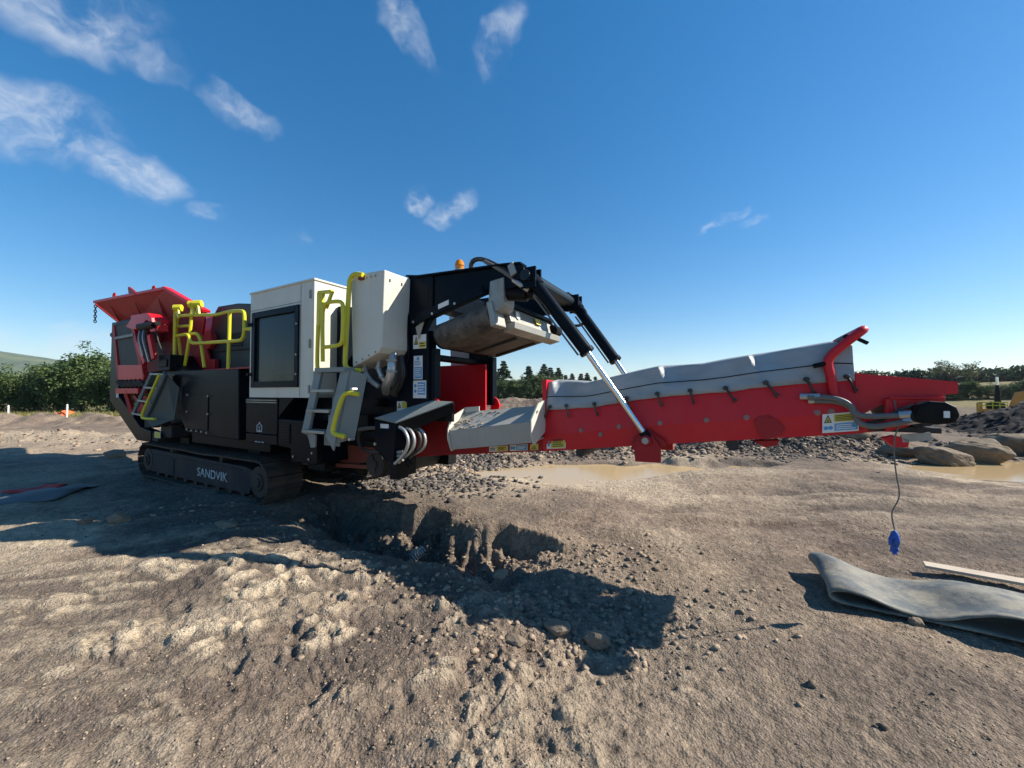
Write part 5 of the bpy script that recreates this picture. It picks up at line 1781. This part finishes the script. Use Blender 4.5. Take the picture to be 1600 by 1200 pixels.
rubble('pebbles', 52000, wide, .002, .011, 'rubble', 'small pebbles strewn over the dirt', 3.2, low=True)
rubble('trench_rubble', 3800, mixs((4, g(.45, 2.9, .62, .30, -.2)), (3, g(-.6, 4.25, .9, .16, -.48)), (1.2, g(.9, 3.85, .5, .2)), (1.5, g(-1.0, 3.3, 1.1, .12, -.5)), (1.5, g(-3.8, 4.7, 1.6, .5)), (1, g(.1, 2.45, .6, .12))), .004, .030, 'rubble', 'broken stones in and around the trench under the conveyor', 3)
rubble('bank_rubble', 12000, mixs((5, g(4.5, 9.7, 3.8, .55)), (3, g(9, 10.2, 3.0, .8)), (2, g(-1.0, 8.4, .8, .4)), (2, g(-1.4, 6.6, .7, .5))), .010, .06, 'rubble_dark', 'grey gravel on the bank behind the puddle')
rubble('bank_stones', 2600, mixs((4, g(3.5, 9.2, 3.8, .35)), (3, g(-1.2, 7.9, .9, .5)), (2, g(9, 9.6, 2.6, .6)), (3, g(-14, 12.0, 4.5, .7, -.12))), .012, .075, 'rubble', 'pale stones along the banks')


# ------------------------------------------------------------------ dark spoil heap and excavator, far right
def heap():
    m = MB()
    n = 64
    vs = []
    for i in range(n):
        for j in range(n):
            x, y = 15.6 + 12.5 * i / (n - 1), 11.6 + 5.6 * j / (n - 1)
            vs.append((x, y))
    a = np.array(vs)
    rr_ = np.hypot(a[:, 0] - 22.4, (a[:, 1] - 14.6) * 1.5) + .35 * fbm(a[:, 0], a[:, 1], .7, 3, .5, 95)
    h = np.maximum(0, 2.1 * (1 - rr_ / 5.0))
    h = h * (1 + .12 * fbm(a[:, 0], a[:, 1], .9, 5, .6, 91)) + .07 * fbm(a[:, 0], a[:, 1], 4, 3, .6, 93)
    edge = np.minimum.reduce([sm(0, 1.2, a[:, 0] - 15.6), sm(0, 1.0, a[:, 1] - 11.6), sm(0, 1.2, 28.1 - a[:, 0]), sm(0, 1.0, 17.2 - a[:, 1])])
    z = height(a[:, 0], a[:, 1]) + h * edge - .06 * (1 - edge)
    m.add([(p[0], p[1], q) for p, q in zip(a, z)], [(i * n + j, (i + 1) * n + j, (i + 1) * n + j + 1, i * n + j + 1) for i in range(n - 1) for j in range(n - 1)])
    k = np.random.default_rng(4).choice(len(a), 1100)
    for q in k:
        if edge[q] < .5: continue
        r_ = random.uniform(.03, .13); p = Vector((a[q][0] + random.uniform(-.1, .1), a[q][1] + random.uniform(-.05, .05), z[q]))
        m.add([p + Vector((r_ * random.uniform(.5, 1.2) * sx, r_ * random.uniform(.5, 1.2) * sy, r_ * random.uniform(.3, .9) * sz)) for sx, sy, sz in ((1, 0, 0), (0, 1, 0), (-1, 0, 0), (0, -1, 0), (0, 0, 1))], [(0, 1, 4), (1, 2, 4), (2, 3, 4), (3, 0, 4)])
    o = m.build('spoil_heap', 'spoil')
    tag(o, 'heap of near-black spoil in front of the orange excavator', 'heap')


heap()


def excavator():
    x0, y0 = 40.9, 32.0
    z0 = -1.5
    r = empty('excavator', (x0, y0, -1.5), R(-50))
    r.scale = (.82, .82, 1.28)
    tag(r, 'orange tracked excavator half hidden behind the dark spoil heap', 'excavator')
    b = .95 - (z0 + 1.35)       # keep the deck at its seen height
    for s in (-1, 1):
        m = MB(); m.prism([(-1.9, .45), (-1.6, .05), (1.6, .05), (1.9, .45), (1.6, .85), (-1.6, .85)], s * 1.1 - .28, s * 1.1 + .28)
        m.build('crawler_track', 'track_steel', r, bevel=.05)
    m = MB(); m.cyl((0, 0, .8), (0, 0, 1.0), .8, 20); m.build('slew_ring', 'black', r)
    dk = 1.0
    m = MB(); m.box(-1.35, 1.4, -1.35, 1.35, dk, dk + .35); m.prism([(-1.35, dk), (-1.75, dk + .1), (-1.75, dk + .75), (-1.35, dk + .8)], -1.3, 1.3); m.build('upper_body', 'excavator_orange', r, bevel=.04)
    m = MB(); m.box(-1.1, .1, -.9, .3, dk + .35, dk + .72); m.box(-.9, -.3, -.7, .1, dk + .72, dk + .82); m.build('engine_cover', 'black', r, bevel=.05)
    m = MB()
    for x in (-1.6, -1.15, -.7, -.25, .2):
        m.tube([(x, -1.28, dk + .35), (x, -1.28, dk + .78)], .035, 6)
    for w in (.78, .58):
        m.tube([(-1.6, -1.28, dk + w), (.2, -1.28, dk + w)], .035, 6)
    m.tube([(-1.6, -1.28, dk + .78), (-1.6, 1.0, dk + .78), (-1.6, 1.0, dk + .35)], .035, 6)
    m.build('guard_rail', 'yellow', r)
    m = MB(); m.cyl((-.35, -.2, dk + .7), (-.35, -.2, dk + 1.5), .24, 14, r1=.2).cyl((-.35, -.2, dk + 1.5), (-.35, -.2, dk + 1.9), .2, 14, r1=.13); m.build('exhaust_stack', 'black', r)
    m = MB(); m.cyl((-.35, -.2, dk + 1.9), (-.35, -.2, dk + 2.42), .10, 12); m.build('exhaust_pipe', 'chrome', r, smooth=True)
    m = MB(); m.box(1.7, 2.7, .45, 1.35, dk + .2, dk + 1.5); cb = m.build('cab', 'excavator_orange', r, bevel=.06)
    m = MB(); m.box(1.8, 2.72, .43, 1.37, dk + .75, dk + 1.38); m.build('window', 'dark_glass', cb)
    m = MB(); m.box(-.95, -.4, -1.365, -1.345, dk + .04, dk + .26); m.build('marking', 'white', r)
    m = MB(); m.box(-.90, -.45, -1.372, -1.366, dk + .08, dk + .22); m.build('marking_panel', 'red_dull', r)
    m = MB(); m.prism([(.10, dk + .1), (.55, dk + .05), (1.0, dk + .85), (1.9, dk + 1.05), (3.6, dk + .5), (3.7, dk + .85), (2.0, dk + 1.62), (.7, dk + 1.42)], -1.05, -.65); bo = m.build('boom', 'excavator_orange', r, bevel=.05)
    m = MB(); m.cyl((.5, -.85, dk + .3), (1.3, -.85, dk + 1.0), .09, 10); m.build('boom_cylinder', 'chrome', r)
    m = MB(); m.prism([(3.4, dk + .95), (3.8, dk + .85), (4.1, dk - .7), (3.85, dk - .75)], -1.0, -.7); m.build('stick', 'excavator_orange', r, bevel=.03)
    m = MB(); m.prism([(3.7, dk - .7), (4.3, dk - .6), (4.2, dk - 1.1), (3.6, dk - 1.15), (3.3, dk - .9)], -1.3, -.4); m.build('bucket', 'track_steel', r, bevel=.03)


excavator()


# ------------------------------------------------------------------ trees
def leaf_mesh(name, centers, sizes, nper, lsize, mat, squash=.8):
    """clumps of leaf-sized quads"""
    n = len(centers)
    c = np.repeat(centers, nper, 0)
    s = np.repeat(sizes, nper)
    d = rng.normal(size=(n * nper, 3)); d /= np.linalg.norm(d, axis=1)[:, None]
    rad = s * rng.random(n * nper) ** .45
    p = c + d * rad[:, None] * (1, 1, squash)
    nrm = d * .6 + rng.normal(size=p.shape) * .6 + (0, 0, .35)
    nrm /= np.linalg.norm(nrm, axis=1)[:, None]
    t = np.cross(nrm, rng.normal(size=p.shape)); t /= np.linalg.norm(t, axis=1)[:, None]
    b = np.cross(nrm, t)
    ls = lsize * rng.uniform(.6, 1.3, len(p))[:, None]
    V = np.stack([p - t * ls - b * ls * .5, p + t * ls - b * ls * .5, p + t * ls * .7 + b * ls * .5, p - t * ls * .7 + b * ls * .5], 1).reshape(-1, 3)
    F = np.arange(len(V)).reshape(-1, 4)
    me = bpy.data.meshes.new(name)
    me.vertices.add(len(V)); me.vertices.foreach_set('co', V.ravel())
    me.loops.add(F.size); me.loops.foreach_set('vertex_index', F.ravel().astype(np.int32))
    me.polygons.add(len(F)); me.polygons.foreach_set('loop_start', (np.arange(len(F)) * 4).astype(np.int32))
    me.update(calc_edges=True)
    me.materials.append(MATS[mat])
    return me


def tree_meshes(kind, H, W, seed):
    """returns trunk mesh and crown mesh for a tree of height H, crown width W"""
    rs = random.Random(seed)
    m = MB()
    tips = []
    if kind == 'conifer':
        m.tube([(0, 0, -.3), (rs.uniform(-.05, .05), 0, H * .5), (0, 0, H * .97)], H * .018, 7, r1=.01)
        for k in range(int(16)):
            z = H * (.14 + .84 * k / 16)
            rr = W * .5 * (1 - (z / H) ** 1.3) * rs.uniform(.75, 1.15) + .05
            for q in range(6):
                a = rs.uniform(0, TAU)
                e = Vector((rr * math.cos(a), rr * math.sin(a), z - rr * .25))
                m.tube([(0, 0, z), e], .025, 4, r1=.006)
                for f in (.35, .65, .95):
                    tips.append((e.x * f, e.y * f, z + (e.z - z) * f, .16 * H / 8 + .12 * rr))
    else:
        open_ = kind == 'open'
        tr = [Vector((0, 0, -.3)), Vector((rs.uniform(-.1, .1), rs.uniform(-.1, .1), H * .25)), Vector((rs.uniform(-.2, .2), rs.uniform(-.2, .2), H * .55))]
        m.tube(tr, H * .028, 8, r1=H * .014)
        nl = 13 if not open_ else 11
        for k in range(nl):
            a = TAU * k / nl + rs.uniform(-.4, .4)
            z0 = H * rs.uniform(.12 if not open_ else .35, .55)
            up = rs.uniform(.15, 1.0)
            rr = W * .5 * rs.uniform(.55, 1.0) * (1 - .45 * up)
            tip = Vector((rr * math.cos(a), rr * math.sin(a), z0 + (H * .97 - z0) * up * rs.uniform(.75, 1.0)))
            mid = Vector((tip.x * .45, tip.y * .45, z0 + (tip.z - z0) * .6))
            m.tube([Vector((0, 0, z0)), mid, tip], H * .010, 5, r1=.012)
            for f in ((.55, .75, .9, 1.0) if not open_ else (.8, 1.0)):
                p = mid.lerp(tip, f)
                for _ in range(3 if not open_ else 2):
                    j = W * (.10 if not open_ else .06)
                    tips.append((p.x + rs.gauss(0, j), p.y + rs.gauss(0, j), p.z + rs.gauss(0, j * .8), W * rs.uniform(.09, .17) * (.75 if open_ else 1)))
        if not open_:
            for k in range(26):
                a = rs.uniform(0, TAU); rr = W * .46 * math.sqrt(rs.random()); zz = H * rs.uniform(.06, .5)
                tips.append((rr * math.cos(a), rr * math.sin(a), zz, W * rs.uniform(.08, .14)))
    me_t = bpy.data.meshes.new('trunk')
    me_t.from_pydata(m.v, [], m.f); me_t.materials.append(MATS['bark'])
    tp = np.array(tips)
    per = {'conifer': 34, 'open': 60, 'broad': 60}[kind]
    mat = {'conifer': 'leaf_conifer', 'open': 'leaf_olive', 'broad': 'leaf_broad'}[kind]
    me_c = leaf_mesh('crown', tp[:, :3], tp[:, 3], per, {'conifer': .10, 'open': .085, 'broad': .10}[kind] * (H / 6) ** .5, mat)
    return me_t, me_c


PROTO = {('broad', 0): tree_meshes('broad', 6.0, 5.4, 1), ('broad', 1): tree_meshes('broad', 5.2, 5.6, 2), ('broad', 2): tree_meshes('broad', 6.6, 4.6, 3),
         ('conifer', 0): tree_meshes('conifer', 8.0, 5.4, 4), ('conifer', 1): tree_meshes('conifer', 7.0, 5.2, 5), ('open', 0): tree_meshes('open', 7.0, 8.0, 6)}


def tree(kind, k, x, y, s, label, group, name, sz=1.0, dz=0.):
    t, c = PROTO[(kind, k)]
    o = empty(name, (x, y, hz(x, y) + dz), random.uniform(0, TAU))
    o.scale = (s, s, s * sz)
    for nm, me in (('trunk', t), ('crown', c)):
        q = bpy.data.objects.new(nm, me); COL.objects.link(q); q.parent = o
    return tag(o, label, 'tree', group)


GL = 'broadleaf trees along the left verge'
spots = [(-47.5, 33.5, .80, 0, 'leftmost broadleaf tree of the green row, cut by the picture edge'), (-44.4, 32.5, .80, 1, 'second broadleaf tree from the left edge'),
         (-41.6, 33.5, .76, 2, 'third broadleaf tree of the row, with a narrow crown'), (-38.6, 32.6, .84, 1, 'fourth broadleaf tree of the left row, broad and low'),
         (-35.9, 32.0, .93, 0, 'tallest broadleaf tree of the green row on the left'), (-33.0, 31.6, .80, 1, 'broad low tree right of the tallest one in the left row'),
         (-30.4, 31.0, .74, 2, 'tree close left of the feeder frame'), (-27.4, 31.5, .72, 0, 'tree just behind the crusher feeder frame, last of the left row')]
for x, y, s, k, lab in spots:
    tree('broad', k, x, y, s, lab, GL, 'broadleaf_tree')
GC = 'conifers beyond the mound in the middle'
ORD = ['first', 'second', 'third', 'fourth', 'fifth', 'sixth', 'seventh', 'eighth', 'ninth', 'tenth', 'eleventh', 'twelfth', 'thirteenth', 'fourteenth']
cs = [(-5.6, 84, 1.0), (-3.4, 82, .82), (-1.9, 85, .98), (3.6, 83, .92), (7.0, 84, .86), (8.6, 86, .90), (10.6, 88, .80), (12.6, 90, .72), (14.4, 92, .68), (16.2, 90, .76), (18.2, 93, .70), (20.6, 95, .7)]
for i, (x, y, s) in enumerate(cs):
    tree('conifer', i % 2, x, y, s * 1.36, ORD[i] + ' conifer from the left in the wood behind the mound', GC, 'conifer_tree', .9)
bs = [(-4.6, 80, .72, 0), (-2.4, 79, .62, 2), (-.6, 80, .74, 1), (1.0, 79, .66, 2), (2.2, 80, .70, 0), (3.4, 78.5, .62, 1), (4.9, 80, .80, 2), (6.3, 79, .72, 0), (8.0, 80, .78, 1), (9.8, 82, .7, 2)]
for i, (x, y, s, k) in enumerate(bs):
    tree('broad', k, x, y, s * 1.15, ORD[i] + ' rounded tree from the left in front of the conifers behind the mound', 'rounded trees in the wood behind the mound', 'broadleaf_tree')
tree('open', 0, 66.5, 58, .95, 'lone spreading tree with an open crown above the conveyor head', None, 'spreading_tree', .85, .3)
tree('open', 0, 33.5, 78, .92, 'spreading tree top showing just above the tarpaulin cover', None, 'spreading_tree', 1.0)
for i in range(8):
    tree('broad', i % 3, 60.5 + 2.1 * i, 56 - i * .7, .58 + .07 * (i * 7 % 3), ORD[i] + ' bush from the left in the thicket below the lone tree', 'bushes below the lone tree', 'bush', .72, -.5)


def far_wood():
    cen, siz = [], []
    rs = random.Random(5)
    for k in range(420):
        a = R(rs.uniform(42, 64)) if k % 4 else R(rs.uniform(-62, -30))
        d = rs.uniform(125, 150)
        x, y = d * math.sin(a), d * math.cos(a)
        z = 0.
        hh = rs.uniform(2.0, 3.9)
        for f in (.2, .5, .8):
            cen.append((x, y, z + hh * f)); siz.append(1.9 * (1.15 - f * .7))
    cen = np.array(cen); cen[:, 2] += height(cen[:, 0], cen[:, 1])
    me = leaf_mesh('far_wood', cen, np.array(siz), 26, .34, 'leaf_conifer')
    o = bpy.data.objects.new('far_wood', me); COL.objects.link(o)
    tag(o, 'far dark wood along the skyline', 'wood', kind='stuff')


far_wood()


def verge_grass():
    n = 26000
    x = rng.uniform(-52, -9, n); y = rng.uniform(20.5, 31, n)
    k = fbm(x, y, .5, 3, .5, 77) * 2 + .06 * x + 1.2 + y > 21.0
    x, y = x[k], y[k]
    z = height(x, y)
    h = rng.uniform(.15, .5, len(x)) * (1 + .5 * vnoise(x, y, 3)); a = rng.uniform(0, TAU, len(x)); l = rng.normal(0, .12, (len(x), 2))
    w = .035
    A = np.stack([x - w * np.cos(a), y - w * np.sin(a), z - .02], 1); B = np.stack([x + w * np.cos(a), y + w * np.sin(a), z - .02], 1)
    C = np.stack([x + l[:, 0], y + l[:, 1], z + h], 1)
    V = np.stack([A, B, C], 1).reshape(-1, 3); F = np.arange(len(V)).reshape(-1, 3)
    me = bpy.data.meshes.new('verge_grass')
    me.vertices.add(len(V)); me.vertices.foreach_set('co', V.ravel())
    me.loops.add(F.size); me.loops.foreach_set('vertex_index', F.ravel().astype(np.int32))
    me.polygons.add(len(F)); me.polygons.foreach_set('loop_start', (np.arange(len(F)) * 3).astype(np.int32))
    me.update(calc_edges=True)
    me.materials.append(MATS['grass'])
    o = bpy.data.objects.new('verge_grass', me); COL.objects.link(o)
    tag(o, 'rough yellow-green grass in front of the left trees', 'grass', kind='stuff')


verge_grass()


# ------------------------------------------------------------------ thin air over the whole place
def haze():
    m, t, b = newmat('haze_air')
    t.nodes.remove(b)
    v = N(t, 'ShaderNodeVolumePrincipled')
    v.inputs['Color'].default_value = (.80, .88, 1.0, 1)
    v.inputs['Density'].default_value = .00014
    v.inputs['Anisotropy'].default_value = .2
    t.links.new(v.outputs[0], t.nodes['Material Output'].inputs['Volume'])
    q = MB(); q.box(-3400, 3400, -3400, 3400, -12, 152)
    o = q.build('haze', 'haze_air')
    tag(o, 'thin bluish haze over the distance', 'haze', kind='stuff')


haze()
